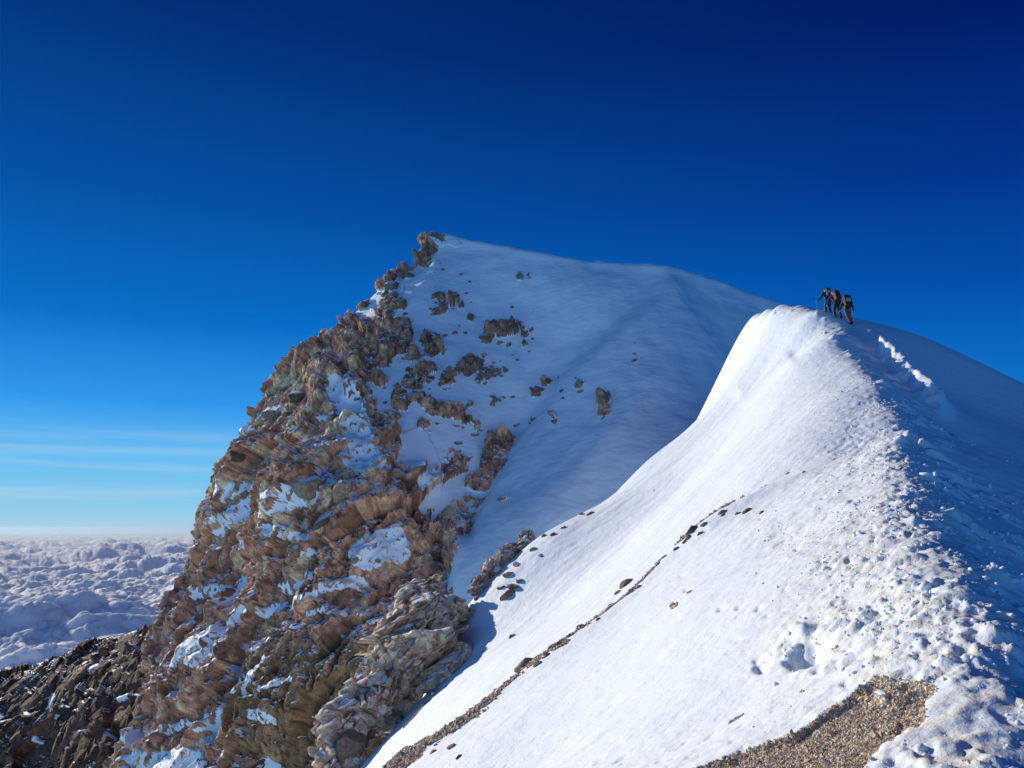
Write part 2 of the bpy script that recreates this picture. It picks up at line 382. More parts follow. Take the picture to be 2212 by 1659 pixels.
# the part behind the skyline keeps the rockiness of the skyline
strips = [(530,1111,586,1048,13,1),(480,1145,530,1108,15,.9),(595,1101,699,1079,8,.9),(605,1128,705,1085,8,.9),(535,932,545,926,9,1),(571,898,596,886,11,1),(486,1042,502,1029,12,1),
 (495,1086,539,1054,8,.9),(795,1205,850,1180,30,1.2),(617,1161,690,1167,8,.9),(617,1270,677,1245,9,1),(611,1307,699,1298,10,1.1),(560,1330,611,1300,8,1),(402,1292,464,1270,9,1.1),(720,1282,783,1267,11,1),
 (390,1431,531,1325,13,1.3),(430,1440,480,1400,10,1),(494,1487,525,1465,6,1),(531,1500,590,1434,10,1),(578,1500,656,1484,6,1),(288,1597,390,1556,8,1),(320,1650,400,1640,22,1.2),(430,1570,455,1530,12,1),
 (560,1550,600,1560,12,.8),(740,850,800,1010,26,.9),(895,950,935,1045,26,1),(640,745,700,705,5,1),(760,1000,790,1030,12,.8),(690,905,720,900,5,.8),
 (600,1150,640,1145,5,.7),(640,1205,680,1195,6,.8),(520,1190,560,1180,6,.8),(470,1300,500,1285,7,.8),(700,1345,760,1340,7,.8),(640,1380,690,1370,5,.6),(560,1400,600,1390,6,.7),(360,1450,380,1430,8,.8),
 (946,525,990,527,6,1.2),(867,610,942,569,6,1.2),(804,657,864,624,6,1.2),(648,763,742,713,5,1.2),(850,1320,880,1300,8,.7)]
SB = np.zeros(apx.shape)
wpx = apx + 20*fbm(A, 5, 5, 91, .65); wpy = apy + 20*fbm(A, 5, 5, 93, .65)
for x0, y0, x1, y1, w, a in strips:
    d, _ = seg_dist(wpx, wpy, x0, y0, x1, y1)
    SB = np.maximum(SB, a*np.exp(-(d/w/1.15)**4))
# lying rocks, relief that catches the low sun
wp = A + .7*np.stack([fbm(A, 6, 2, 3), fbm(A, 6, 2, 5), fbm(A, 6, 2, 9)], -1)
RT = np.array(Euler((R(14), R(-33), R(20))).to_matrix()); wp = (wp @ RT.T)
st_ = np.array([1.0, 1.0, .62])
big = cells(wp*st_, 7.0, 11, 1.5, .7); mid = cells(wp*st_, 3.0, 23, 1.5, .8); sm = cells(wp*st_*np.array([1, 1, 1.2]), 1.3, 37, 1.5, .8)
wq = A + .18*np.stack([perlin(A, .8, 3), perlin(A, .8, 5), perlin(A, .8, 9)], -1)
ti = cells((wq @ RT.T)*st_, .6, 51, 1.4, .8)
def blk(c, s, crack=.12):
    return s*((c[2]-.5)*.55 + c[3]*.55 - crack*np.clip(1-(c[1]-c[0])/.10, 0, 1))
mass = sstep(.45, .8, big[4])*.75; mass2 = sstep(.5, .8, mid[4])*.7*(1-mass)
rg = 1-np.abs(fbm(A*np.array([1, 1, .6]), 3.2, 4, 65, .55))*2.2
h_rock = blk(big, 2.6) + blk(mid, 1.35)*(1-.65*mass) + blk(sm, .72)*(1-mass)*(1-mass2*.8) + blk(ti, .30)*(1-.5*mass)*(1-mass2*.5) + 1.3*fbm(A, 14, 3, 61) + .12*fbm(A, .6, 3, 63) + .55*rg
EL = [(-90,1444,160,150,1.1),(-60,1300,120,110,1.1),(-160,1560,160,110,1.1),(20,1000,60,60,1),(900,270,70,55,1),(860,340,60,40,1),(730,440,35,50,1),(640,490,65,40,1),(590,555,60,25,1),(430,650,80,30,1),(350,740,60,40,1),(330,800,50,30,1),(230,900,90,40,1),(80,940,50,40,1),(480,820,60,50,.9),(580,855,50,25,.9),
 (650,650,90,45,1),(600,720,60,40,.9),(690,870,80,110,1),(600,960,60,80,1),(780,1010,45,28,.9),(910,930,60,75,1),(950,640,80,85,1),(400,1080,60,40,.9),(350,930,80,50,.9),(340,985,40,30,.9),(130,1080,130,110,1.1),(230,1160,70,40,1),(60,1230,130,100,1.1),
 (390,1250,60,80,1),(550,1170,50,40,.8),(480,1350,55,45,.9),(790,1190,70,50,.95),(900,1180,80,40,.9),(1000,1190,90,45,.95),(870,1110,80,30,.85),(690,1310,60,60,1),(800,1280,70,50,.9),(880,1330,70,40,.85),(1030,1380,120,70,.95),(1180,1330,60,50,.75),
 (900,1390,40,35,.9),(1260,1100,190,90,.98),(1400,1060,60,60,.9),(1300,1000,60,40,.85),(1250,1040,80,40,.8),(1400,1240,70,70,.85),(1340,1330,30,60,.75),(1300,880,50,60,.9),(1450,830,90,40,.85),(1390,920,70,30,.8),(1540,930,30,25,.8),
 (840,1480,50,45,.9),(880,1540,30,20,.8),(560,1440,110,60,1),(640,1430,60,50,1),(480,1480,100,80,1),(360,1450,80,60,1),(600,1550,110,70,1),(1130,1440,60,40,.9),(1200,1500,80,60,.9),(1080,1590,45,50,.95),(1400,1580,70,60,.9),(1290,1620,60,50,.9),
 (280,1500,60,40,1),(150,1400,120,90,1.05),(120,1560,150,90,1.05),(1620,1245,50,40,.8),(1700,1180,25,30,.7),(1940,1240,50,60,.72),(2100,1350,40,70,.72),(1750,1455,40,38,.85),(1600,1430,30,30,.8),(1490,1475,35,20,.8),(1515,465,28,22,.8),(1575,450,22,20,.7),(1185,750,25,25,.8)]
RE = np.full(apx.shape, .05)
jx_, jy_ = apx+20*fbm(A, 3.0, 5, 94, .7), apy+20*fbm(A, 3.0, 5, 95, .7)
for zx, zy, rx, ry, v in EL:
    q_ = ((jx_-648-zx*.3125)/(rx*.3125*1.26))**2+((jy_-453.6-zy*.3125)/(ry*.3125*1.26))**2
    RE = np.maximum(RE, np.maximum(.05+(v-.05)*np.exp(-q_**1.5), .56*np.exp(-q_/3.2)))
wE = sstep(985, 915, apy)*sstep(0, 1, (apx-(1290-.80*apy))/60+.5)
ampE = 1-.30*wE
ROCKY2 = (ROCKY + .13*fbm(A, 7, 3, 71))*(1-wE) + (RE+.03)*wE + (.10-.02*wE)*perlin(A, 2.5, 73)
ck = np.abs(perlin(wp*st_, 2.4, 131)); ck2 = np.abs(perlin(wp*st_*np.array([1, 1, 2.0]), 1.1, 133))
crk_l = np.clip(1-ck/.05, 0, 1)+.7*np.clip(1-ck2/.06, 0, 1)
h_rock = h_rock*ampE - .28*crk_l
ROCKY2 = np.where(wE > .3, np.minimum(ROCKY2, .80+.1*(1-wE)), ROCKY2)
h_rock = h_rock + np.where(ROCKY2 < .62, (ROCKY2-.62)*3.4, (ROCKY2-.62)*4.5) - 2.2*sstep(.28, .0, ROCKY2) + .45*fbm(A, 1.6, 4, 75, .6)
h_snow = .35*fbm(A, 12, 3, 81) + .10*perlin(A, 2.2, 83) + .03*perlin(A*np.array([1, 1, 2.2]), .9, 85)
# runnels in the bowl
run = fbm(A*np.array([1.0, .5, .25]), 4.5, 3, 88)
h_snow = h_snow + .28*run*sstep(900, 1100, apx)
rough_amp = sstep(.1, .7, ROCKY)
h_rock_f = blur(np.clip(h_rock, -6, 6), 1)+.10*(cells(A, .45, 141, 1.4, .8)[3])
gl = [(1480,560),(1425,600),(1330,690),(1240,770),(1180,840),(1120,940),(1060,1040),(1010,1140)]
gd_, gs_, gp_ = poly_dist(apx, apy, gl); gsd = gd_*gs_
if gsd[np.argmin(np.hypot(apx-1400, apy-800).min(1)), np.argmin(np.hypot(apx-1400, apy-800).min(0))] < 0: gsd = -gsd
gsd = gsd + 9*fbm(A, 6, 3, 87)
h_snow = h_snow + (.9*sstep(-10, 50, gsd)*np.exp(-(np.maximum(gsd, 0)/150)**2) - .6*np.exp(-((gsd+20)/34)**2))*sstep(-.2, 1.5, gp_)*sstep(540, 640, apy)
gl2 = [(1370,620),(1500,700),(1560,800)]
h_snow = h_snow + .3*np.exp(-((poly_dist(apx, apy, [(1440,600),(1480,680),(1440,800),(1330,930),(1230,1060)])[0])/26)**2)
h_rock_f = h_rock_f-1.6*sstep(.5, .95, ROCKY)
h0 = np.maximum(h_rock_f, h_snow-1.6*sstep(.5, .95, ROCKY)*(1-wE*.6))
soft = blur(h0, 14)
SBm = sstep(.30, .55, SB)
H = h0*(1-SBm)+np.maximum(soft+.12, h0-.75)*SBm
isnow = sstep(-.02, .14, H-h_rock_f)
cav = blur(H, 10)-H
fade = np.ones_like(apx)
A2 = A + nA*H[..., None]*fade[..., None]
n2 = gnormals(A2)
if n2[400, 300, 1] > 0: n2 = -n2
upz = blur(n2[..., 2], 1)
led = sstep(.60, .78, upz + .35*fbm(A, 3.0, 3, 101)) * sstep(1.25, .3, ROCKY)*1.0
led2 = sstep(.80, .9, blur(upz, 3) + .22*fbm(A, 1.6, 3, 103))*.95
cavs = sstep(.10, .30, cav + .10*fbm(A, .8, 3, 107)-.02)*sstep(.15, .45, blur(upz, 2)+.25*fbm(A, 4, 2, 109))
dust = sstep(.62, .80, upz + .30*fbm(A, .9, 3, 117)+.12*fbm(A, 6, 2, 119))*.9
SN = np.clip(np.maximum(np.maximum(isnow, np.maximum(led, led2)), np.maximum(cavs*.9, dust)), 0, 1)
# rock colours: each block its own, zones of tan, purple brown and olive
pal = np.array([(.60,.39,.26),(.46,.29,.20),(.70,.50,.33),(.31,.19,.14),(.54,.38,.27),(.45,.28,.22),(.74,.54,.35),(.26,.17,.14)])
pal = (pal*.62+.38*pal.mean(1, keepdims=True)*np.array([1.12, .96, .90]))*np.array([1.24, .975, .865]); ci = (np.floor((mid[4]*.6+sm[4]*.4)*7.99)).astype(int); RC = pal[ci]
warm = sstep(820, 620, apx)*sstep(1330, 1050, apy)
RC = RC*(1+.25*warm[..., None]*np.array([1.1, .9, .6]))
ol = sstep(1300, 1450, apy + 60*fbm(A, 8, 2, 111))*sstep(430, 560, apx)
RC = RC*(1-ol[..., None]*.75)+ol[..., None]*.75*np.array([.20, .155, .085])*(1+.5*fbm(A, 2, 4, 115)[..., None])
gr_ = sstep(760, 900, apx)*sstep(1000, 800, apy)
RC = RC*(1-gr_[..., None]*.5)+gr_[..., None]*.5*np.array([.19, .16, .145])
RC = np.clip(RC*(.8+.5*ti[2][..., None]), .02, .8)
crk = np.clip((np.minimum(mid[1]-mid[0], (sm[1]-sm[0])*1.2))/.06, 0, 1)
RC = RC*(.6+.4*crk[..., None])*(1-.35*np.clip(crk_l, 0, 1)[..., None])
fc = gridf(len(tv), len(tu))
sf = (SN.ravel()[fc].mean(1) > .6)
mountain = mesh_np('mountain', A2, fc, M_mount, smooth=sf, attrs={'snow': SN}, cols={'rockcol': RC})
tag(mountain, kind='structure')

# ------------------------------------------------------------------ the lower ridge far to the left, in shade
rd = [[(-500,1560,205),(-250,1520,200),(-60,1480,190),(80,1445,178),(160,1412,170),(260,1382,160),(330,1362,150),(420,1330,140)],
      [(-500,1700,185),(-250,1660,178),(-60,1600,168),(80,1560,160),(160,1520,152),(260,1490,144),(330,1470,136),(420,1450,128)],
      [(-500,1900,165),(-250,1850,160),(-60,1800,152),(80,1760,146),(160,1740,140),(260,1720,132),(330,1700,125),(420,1690,118)],
      [(-500,2200,150),(-250,2150,145),(-60,2100,140),(80,2050,134),(160,2020,128),(260,2000,120),(330,1990,114),(420,1980,108)]]
GD = np.array([[P(*q) for q in r] for r in rd])
bk = np.array([[P(q[0]+15, q[1]+25, q[2]+16) for q in rd[0]], ]); bk2 = np.array([[P(q[0]+30, q[1]+260, q[2]+60) for q in rd[0]]])
GD = np.concatenate([bk2, bk, GD])
tu = np.linspace(0, 7, 420); tv = np.concatenate([np.linspace(0, 2, 40, endpoint=False), np.linspace(2, 5, 300)])
D = np.einsum('ai,bj,ijk->abk', cspline(6, tv), cspline(8, tu), GD)
nD = gnormals(D); nD = blur(nD.transpose(2, 0, 1)[0], 8)[..., None]*np.array([1, 0, 0])+blur(nD[..., 1], 8)[..., None]*np.array([0, 1, 0])+blur(nD[..., 2], 8)[..., None]*np.array([0, 0, 1])
if nD[200, 200, 1] > 0: nD = -nD
wp = D + 1.5*np.stack([fbm(D, 7, 3, 3), fbm(D, 7, 3, 5), fbm(D, 7, 3, 9)], -1)
b1, b2_, b3 = cells(wp, 11, 211, 1.1), cells(wp, 4.5, 213, 1.1), cells(wp, 1.9, 217, 1.1)
hr = blk(b1, 1.6)+blk(b2_, 1.2)+blk(b3, .7)+1.6*fbm(D*np.array([1, 1, .5]), 18, 3, 221)
hs = 1.2*fbm(D*np.array([1, 1, .35]), 9, 3, 223)-2.6
dpx, dpy = proj(D)
for x0, y0, x1, y1, w in [(85,1545,165,1440,13),(20,1565,60,1530,12),(190,1440,250,1400,9),(185,1425,200,1418,8),(240,1450,275,1435,8),(250,1510,290,1500,6),(75,1600,80,1560,6)]:
    d, _ = seg_dist(dpx+16*fbm(D, 8, 4, 91), dpy+16*fbm(D, 8, 4, 92), x0, y0, x1, y1); hs = hs + 2.4*np.exp(-(d/w)**4)*sstep(2.2, 2.55, tv)[:, None]
HD = np.maximum(hr, hs); snD = sstep(-.1, .4, hs-hr)
D2 = D+nD*HD[..., None]
nn = gnormals(D2)
if nn[200, 200, 1] > 0: nn = -nn
snD = np.maximum(snD, sstep(.86, .96, nn[..., 2]+.25*fbm(D, 5, 3, 231)))
RD = pal[np.floor(b2_[4]*7.99).astype(int)]*.27*(.7+.6*b3[2][..., None])  # shared rock palette darkened: the ridge's shade is put into its colour
fd = gridf(len(tv), len(tu))
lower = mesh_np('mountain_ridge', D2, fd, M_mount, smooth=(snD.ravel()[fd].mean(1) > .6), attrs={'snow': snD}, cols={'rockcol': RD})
tag(lower, kind='structure')

# ------------------------------------------------------------------ the near ridge: a height field over the ground plane
crest = [(1755,672,44),(1790,730,38),(1850,790,33),(1900,840,28.5),(1935,900,24.5),(1925,960,20.5),(1960,1020,17),(1995,1090,14),(2000,1150,12),(2040,1230,9.8),(2090,1300,8.4),(2130,1400,7),(2150,1500,6),(2170,1659,5)]
ledge = [(1652,650,57.5),(1634,690,56.5),(1612,745,54.5),(1590,800,53),(1500,905,49),(1400,985,46),(1290,1085,43),(1180,1140,41),(1100,1200,39.5),(1020,1285,38),(1000,1370,36),(960,1440,34),(850,1560,31),(780,1640,29),(700,1740,27.5)]
bandl = [(1880,985,21),(1740,1020,21.5),(1640,1060,22),(1550,1105,22),(1450,1190,22),(1350,1290,21),(1240,1370,20.5),(1130,1450,20),(1000,1560,19),(860,1650,18.5),(780,1710,18)]
ctl = [P(*q) for q in crest+ledge+bandl]
ctl += [P(*q) for q in [(1705,656,50.5),(1682,652,53.8),(1730,664,47),(1755,690,51),(1820,702,50),(1700,684,62),(1800,680,45.5),(1700,900,30.5),(1600,900,38),(1650,800,44),(1720,760,42),(1500,1030,36),(1300,1200,34),(1450,1100,31),(1200,1330,30),(1100,1400,29),(1000,1500,26.5),(900,1600,25),
   (1600,1000,28),(1700,1180,15.5),(1500,1300,14.5),(1300,1500,13.5),(1100,1659,13),(1800,1250,11),(1650,1450,9.2),(1500,1600,8.2),(1950,1350,8.2),(1900,1480,6.8),(1750,1620,6.2),(1950,1640,5.3),(1850,1100,14.5),(1350,1360,17.5),(1100,1560,15.5),
   (1870,692,44.5),(2000,731,45.5),(2212,832,46),(2400,930,46),(1900,760,37),(2050,850,36),(2212,925,35),(2000,900,27),(2100,960,26.5),(2212,1010,26),(2050,1050,17.5),(2212,1130,16.5),(2110,1180,12.3),(2212,1240,11.8),(2150,1290,9),(2212,1340,8.6),(2212,1500,6.3)]]
ctl += [np.array(q, float) for q in [(0,0,-1.75),(2.0,1.0,-1.55),(1.6,-4,-1.9),(-2,1,-2.2),(-5,3,-4.2),(-7,8,-6.0),(-8,16,-8.5),(-4,-4,-4),(4.5,1,-2.3),(7,5,-2.8),(10,8,-2.9),(14,12,-2.6),(20,18,-1.5),(26,26,.5),(34,36,2.5),(5,-4,-3),
   (30,60,9),(45,60,2),(22,60,13),(25,75,8),(45,45,0),(18.5,66,15.5),(14,68,14),(40,20,-8),(25,5,-9),(-6,45,-8),(-10,38,-12),(-12,28,-14),(-12,20,-13)]]
ctl = np.array(ctl)
CO = 8.0
def lp(x, y): return np.stack([x/(y+CO), np.log(y+CO)], -1)
bf = tps_fit(lp(ctl[:, 0], ctl[:, 1]), ctl[:, 2]/(ctl[:, 1]+CO), 2e-4)
LE = [tuple(P(*q)[:2]) for q in ledge]
def base_z(x, y):
    return tps_eval(bf, lp(x, y))*(y+CO)
nb_v, nb_u = 900, 760
bs = np.exp(np.linspace(math.log(CO-4), math.log(CO+78), nb_v))-CO
b_near = np.linspace(math.log(CO+2.5), math.log(CO+66), nb_v-80); b_all = np.concatenate([np.linspace(math.log(CO-5), math.log(CO+2.5), 40, endpoint=False), b_near, np.linspace(math.log(CO+66), math.log(CO+95), 41)[1:]])
ys = np.exp(b_all)-CO
ts = np.concatenate([np.linspace(-1.2, -.28, 60, endpoint=False), np.linspace(-.28, .58, nb_u-120), np.linspace(.58, 1.4, 61)[1:]])
BX = ts[None]*(ys[:, None]+CO); BY = np.repeat(ys[:, None], len(ts), 1)
BZ = base_z(BX, BY)
# fold over the left edge, down into the gully
LEx = [(LE[0][0]+1.5, LE[0][1]+20)]+LE+[(LE[-1][0]-6, LE[-1][1]-12), (LE[-1][0]-9, LE[-1][1]-30)]
ed, es, ep = poly_dist(BX, BY, LEx)
outd = ed*(-es)      # travel from far to near: the gully lies to the right hand side of that travel
if outd[np.argmin(np.abs(ys-30)), np.argmin(np.abs(ts+1.0))] < 0: outd = -outd
BASE0 = np.stack([BX, BY, BZ], -1)
o2 = outd - .7*sstep(54, 44, BY) + .8*fbm(BASE0*np.array([1, 1, 0]), 6, 3, 301)*sstep(53, 40, BY)
fold = .5*(o2+np.sqrt(o2*o2+.6))
BZ = BZ - 1.5*fold
base = np.stack([BX, BY, BZ], -1)
bpx, bpy_ = proj(base)
vis = BY > .6
bpx = np.where(vis, bpx, -999); bpy_ = np.where(vis, bpy_, 3000)
# step at the bare band: the near ground ends in a low bank
BLw = [tuple(P(*q)[:2]) for q in bandl]
bd, bsd, bpar = poly_dist(BX, BY, BLw)
far_side = bd*bsd
bo = np.argsort([q[0] for q in BLw]); far_side = (BY-np.interp(BX, np.array(BLw)[bo, 0], np.array(BLw)[bo, 1]))*.85
endf = sstep(9.0, 6.0, BX)*sstep(-3.5, -2.5, BX)
dz = -.30*sstep(-.1, .9, far_side)*sstep(7, 1.2, far_side)*endf + .12*np.exp(-((far_side+.35)/.5)**2)*endf
# distance to crest (positive = shaded side)
CW = [tuple(P(*q)[:2]) for q in crest]; CW = [(CW[0][0]-1, CW[0][1]+14)]+CW+[(1.7, 1.0), (1.0, -5)]
cd, cs, cpar = poly_dist(BX, BY, CW); cdr = cd*cs
if cdr[np.argmin(np.abs(ys-20)), -30] < 0: cdr = -cdr
p0 = np.stack([BX, BY, BX*0], -1)
# the crest itself is cut a little sharper
dz = dz - .10*np.maximum(0, 0) 
dz += .16*np.exp(-(cdr/.7)**2)*sstep(2, 10, BY)*sstep(44, 30, BY)
# rolling snow
dz += .16*fbm(p0, 5, 3, 311)*sstep(0, 3, np.abs(cdr)) + .030*fbm(p0*np.array([1, 1.6, 1]), .8, 4, 313, .6)
pock = np.clip(fbm(p0, .22, 3, 315)-.18, 0, 1)*sstep(-.1, .3, fbm(p0, 2.4, 2, 317)); dz -= .10*pock*sstep(28, 10, BY)
scl = np.clip(BY/10, .5, 4)
# wind ripples and crumbs, rougher near the crest
rough = np.exp(-(np.minimum(cdr, 0)/np.maximum(.3, 0.9+.055*BY))**2)*(1-sstep(.1, .8, cdr/np.maximum(.4, 1+.03*BY)))
near_rough = np.exp(-(((bpx-1960)/230)**2+((bpy_-1330)/190)**2)**1.2)
near_rough = np.maximum(near_rough, .75*np.exp(-(((bpx-1720)/70)**2+((bpy_-1400)/55)**2)))
near_rough = np.maximum(near_rough, .5*np.exp(-(((bpx-1700)/120)**2+((bpy_-1170)/60)**2)))
near_rough = np.maximum(near_rough, .9*np.exp(-(((bpx-2080)/110)**2+((bpy_-1570)/110)**2)))
rgh = np.clip(np.maximum(rough*.8, near_rough), 0, 1)*sstep(-2, 3, BY)
lump = cells(p0+.04*np.stack([perlin(p0, .15, 5), perlin(p0, .15, 7), p0[..., 0]*0], -1), .16, 331, 0.6)
lump2 = cells(p0, .42, 333, 0.6)
lump3 = cells(p0, .07, 335, .5)
dome = lambda c, r: np.sqrt(np.clip(1-(c[0]/r)**2, 0, 1))
fine = np.clip(12/np.maximum(BY, 1), .25, 1)
bil = np.abs(fbm(p0+.1*perlin(p0, .3, 343)[..., None], .45, 4, 347, .6))
crumb = dome(lump, .55)*(lump[2] > .55)*(.3+lump[4])*.035 + dome(lump2, .55)*(lump2[2] > .6)*(.3+lump2[4])*.05 + dome(lump3, .6)*(lump3[2] > .4)*.012 + .16*bil
msk = sstep(-.15, .35, fbm(p0, 1.3, 3, 341)+.2)
fq = .35+.65*sstep(36, 12, BY)
dz += rgh*crumb*(.35+.9*msk)*fq
dz += rgh*.05*fbm(p0, .6, 4, 345)*fq
# shaded side: lumps and plates of wind packed snow that just reach the sun
shz = sstep(-.1, .5, cdr)*sstep(30, 12, BY)
pw = p0+.12*np.stack([perlin(p0, .5, 5), perlin(p0, .5, 7), p0[..., 0]*0], -1); sas = cells(pw*np.array([.55, 1.7, 1]), .5, 351, .6); sas2 = cells(pw*np.array([.6, 1.6, 1]), .22, 353, .6)
patch = sstep(-.05, .35, fbm(p0*np.array([.8, 1.3, 1]), 2.2, 3, 355)+.10-.03*np.maximum(cdr-1.2, 0)*1)
dz += shz*patch*(dome(sas, .6)*(sas[2] > .35)*(.3+sas[4])*.15 + dome(sas2, .6)*(sas2[2] > .4)*(.3+sas2[4])*.08)
# upper shaded side: small plates near the crest
shu = sstep(-.1, .3, cdr)*sstep(2.6, .5, cdr)*sstep(14, 20, BY)
dz += shu*dome(sas, .6)*(sas[2] > .5)*.22*sstep(-.2, .3, fbm(p0, 1.2, 2, 357))
dz += sstep(.3, 2, cdr)*(.05*fbm(p0, 1.6, 2, 359)+.010*fbm(p0, .35, 2, 360))*sstep(30, 18, BY)
# lit streaks: low drift crests on the shaded flank
for x0, y0, x1, y1, hh, w in [(1905,765,2040,888,1.0,11)]:
    d, t = seg_dist(bpx+8*fbm(p0, .8, 3, 362), bpy_, x0, y0, x1, y1)
    dz += hh*np.exp(-(d/w/(.6+.6*t))**2)*(.97+.13*fbm(p0, .35, 3, 361))*(BY > 20)*(BY < 50)*(cdr > 0)
# walked trench leading up to the climbers
tr = [P(*q)[:2] for q in [(1838,692,43),(1880,760,37),(1990,850,32),(2100,930,28),(2212,1040,23)]]
td, _, _ = poly_dist(BX, BY, [tuple(q) for q in tr]); dz -= .22*np.exp(-(td/.45)**2)
# the sunken hollow and its broken lip, left of the crest
def blob(px, py, rx, ry, ang=0):
    c, s = math.cos(R(ang)), math.sin(R(ang)); dx, dy = bpx-px, bpy_-py
    return ((dx*c+dy*s)/rx)**2+((-dx*s+dy*c)/ry)**2
dz -= .34*np.exp(-blob(1752, 1405, 42, 18, -28)**1.5)
dz += .14*np.exp(-blob(1722, 1368, 30, 11, -20)**1.3)*(1+.6*fbm(p0, .25, 3, 371))
dz -= .14*np.exp(-blob(1645, 1430, 16, 10, -25)**1.5)
dz -= .05*np.exp(-blob(1860, 1428, 40, 9, -15)**1.5)
for k in range(26):     # old footprints and small pits
    fx, fy = random.uniform(1450, 2050), random.uniform(1050, 1500)
    s_ = .5+ (fy-1000)/700; dz -= .05*np.exp(-blob(fx, fy, 9*s_, 4.5*s_, -25)**1.5)*sstep(30, 12, BY)
# soft drift with a shaded lip in the upper slope
d, t = seg_dist(bpx, bpy_, 1600, 850, 1700, 778); dz += .30*np.exp(-(np.maximum(0, d)/14)**2)*sstep(60, 30, BY)
# wavy flank lines
dz += .06*fbm(np.stack([BX*.35+BY*.2, BY*1.2-BX*.6, BX*0], -1), 1.2, 3, 377)*sstep(-.5, -4, cdr)*sstep(14, 24, BY)
# gravel masks
gpoly = [(1480,1690),(1521,1659),(1583,1637),(1696,1600),(1783,1547),(1833,1509),(1890,1484),(1955,1487),(1925,1505),(1960,1495),(2021,1503),(2012,1520),(1996,1540),(1999,1578),(1927,1615),(1890,1628),(1874,1659),(1850,1700),(1840,1900),(1300,1900)]
nzg = fbm(p0, .35, 4, 381)
jx, jy = bpx+14*nzg, bpy_+10*fbm(p0, .35, 4, 383)
gd, _, _ = poly_dist(jx, jy, gpoly+[gpoly[0]])
ins = inside(jx, jy, gpoly)
GRV = np.where(ins, .5+np.clip(gd/10, 0, .5), .5-np.clip(gd/8, 0, .5))
isl = blob(1905, 1508, 16, 9, 20) < 1; GRV = np.where(isl, 0, GRV)
dz -= .07*sstep(.4, .95, GRV)
# the bare band
bwd = [(1880,985,-4),(1740,1022,-2),(1640,1060,.5),(1550,1108,4),(1500,1150,5),(1450,1195,3),(1400,1245,6),(1350,1292,4),(1300,1330,8),(1240,1372,10),(1180,1412,12),(1130,1450,8),(1060,1515,14),(1000,1560,13),(900,1628,16),(830,1680,21)]
db, sdb, pb = poly_dist(bpx+5*nzg, bpy_+5*nzg, bwd); wid = np.interp(pb, np.arange(len(bwd)), [q[2] for q in bwd])
wid = wid*(1+.9*fbm(p0, 1.2, 3, 391))+7*fbm(p0, .6, 3, 393)-1.5
bandm = np.clip(.5+(wid-db)/8, 0, 1)*sstep(.0, 1.0, bpar)*(BY > 14)*(BY < 27)
for x0, y0, x1, y1, w in [(870,1495,905,1452,1.5),(905,1452,945,1408,1.5),(1010+480,1000+240,1500,1238,1)]:
    d_, _ = seg_dist(bpx, bpy_, x0, y0+80, x1, y1+80); bandm = np.maximum(bandm, np.clip(.5+(w-d_)/3, 0, 1)*(BY > 20))
for x, y, rx, ry, an in [(1800,1398,22,5,-30),(1590,1548,26,3,-35),(1730,1490,7,3,0),(1490,1285,10,3,-30),(1455,1315,12,5,-30),(1735,1540,14,2,-20)]:
    GRV = np.maximum(GRV, np.clip(1-blob(x, y, rx, ry, an)*.5, 0, 1)*(.62+.5*nzg))
GRV = np.maximum(GRV, bandm)
ICE = np.clip(near_rough*1.0+.9*rough*sstep(30, 8, BY), 0, 1)
B = np.stack([BX, BY, BZ+dz], -1)
fb = gridf(len(ys), len(ts))
ridge = mesh_np('snow_ridge', B, fb, M_ridge, smooth=True, attrs={'gravel': GRV, 'ice': ICE, 'rough': rgh})
tag(ridge, kind='structure')
Bpx, Bpy = proj(B); Bpx = np.where(BY > .6, Bpx, -9999)
Apx2, Apy2 = proj(A2)
def find(px, py, tol=5, which='AB', maxY=1e9):
    """nearest surface point seen at (px,py)"""
    best = None
    for w, (X, Y_, G_) in {'A': (Apx2, Apy2, A2), 'B': (Bpx, Bpy, B)}.items():
        if w not in which: continue
        m = (np.abs(X-px) < tol) & (np.abs(Y_-py) < tol)
        if m.any():
            idx = np.argwhere(m); pts = G_[m]; k = np.argmin(pts[:, 1])
            if pts[k, 1] > maxY: continue
            if best is None or pts[k, 1] < best[0][1]: best = (pts[k], w, idx[k])
    return best

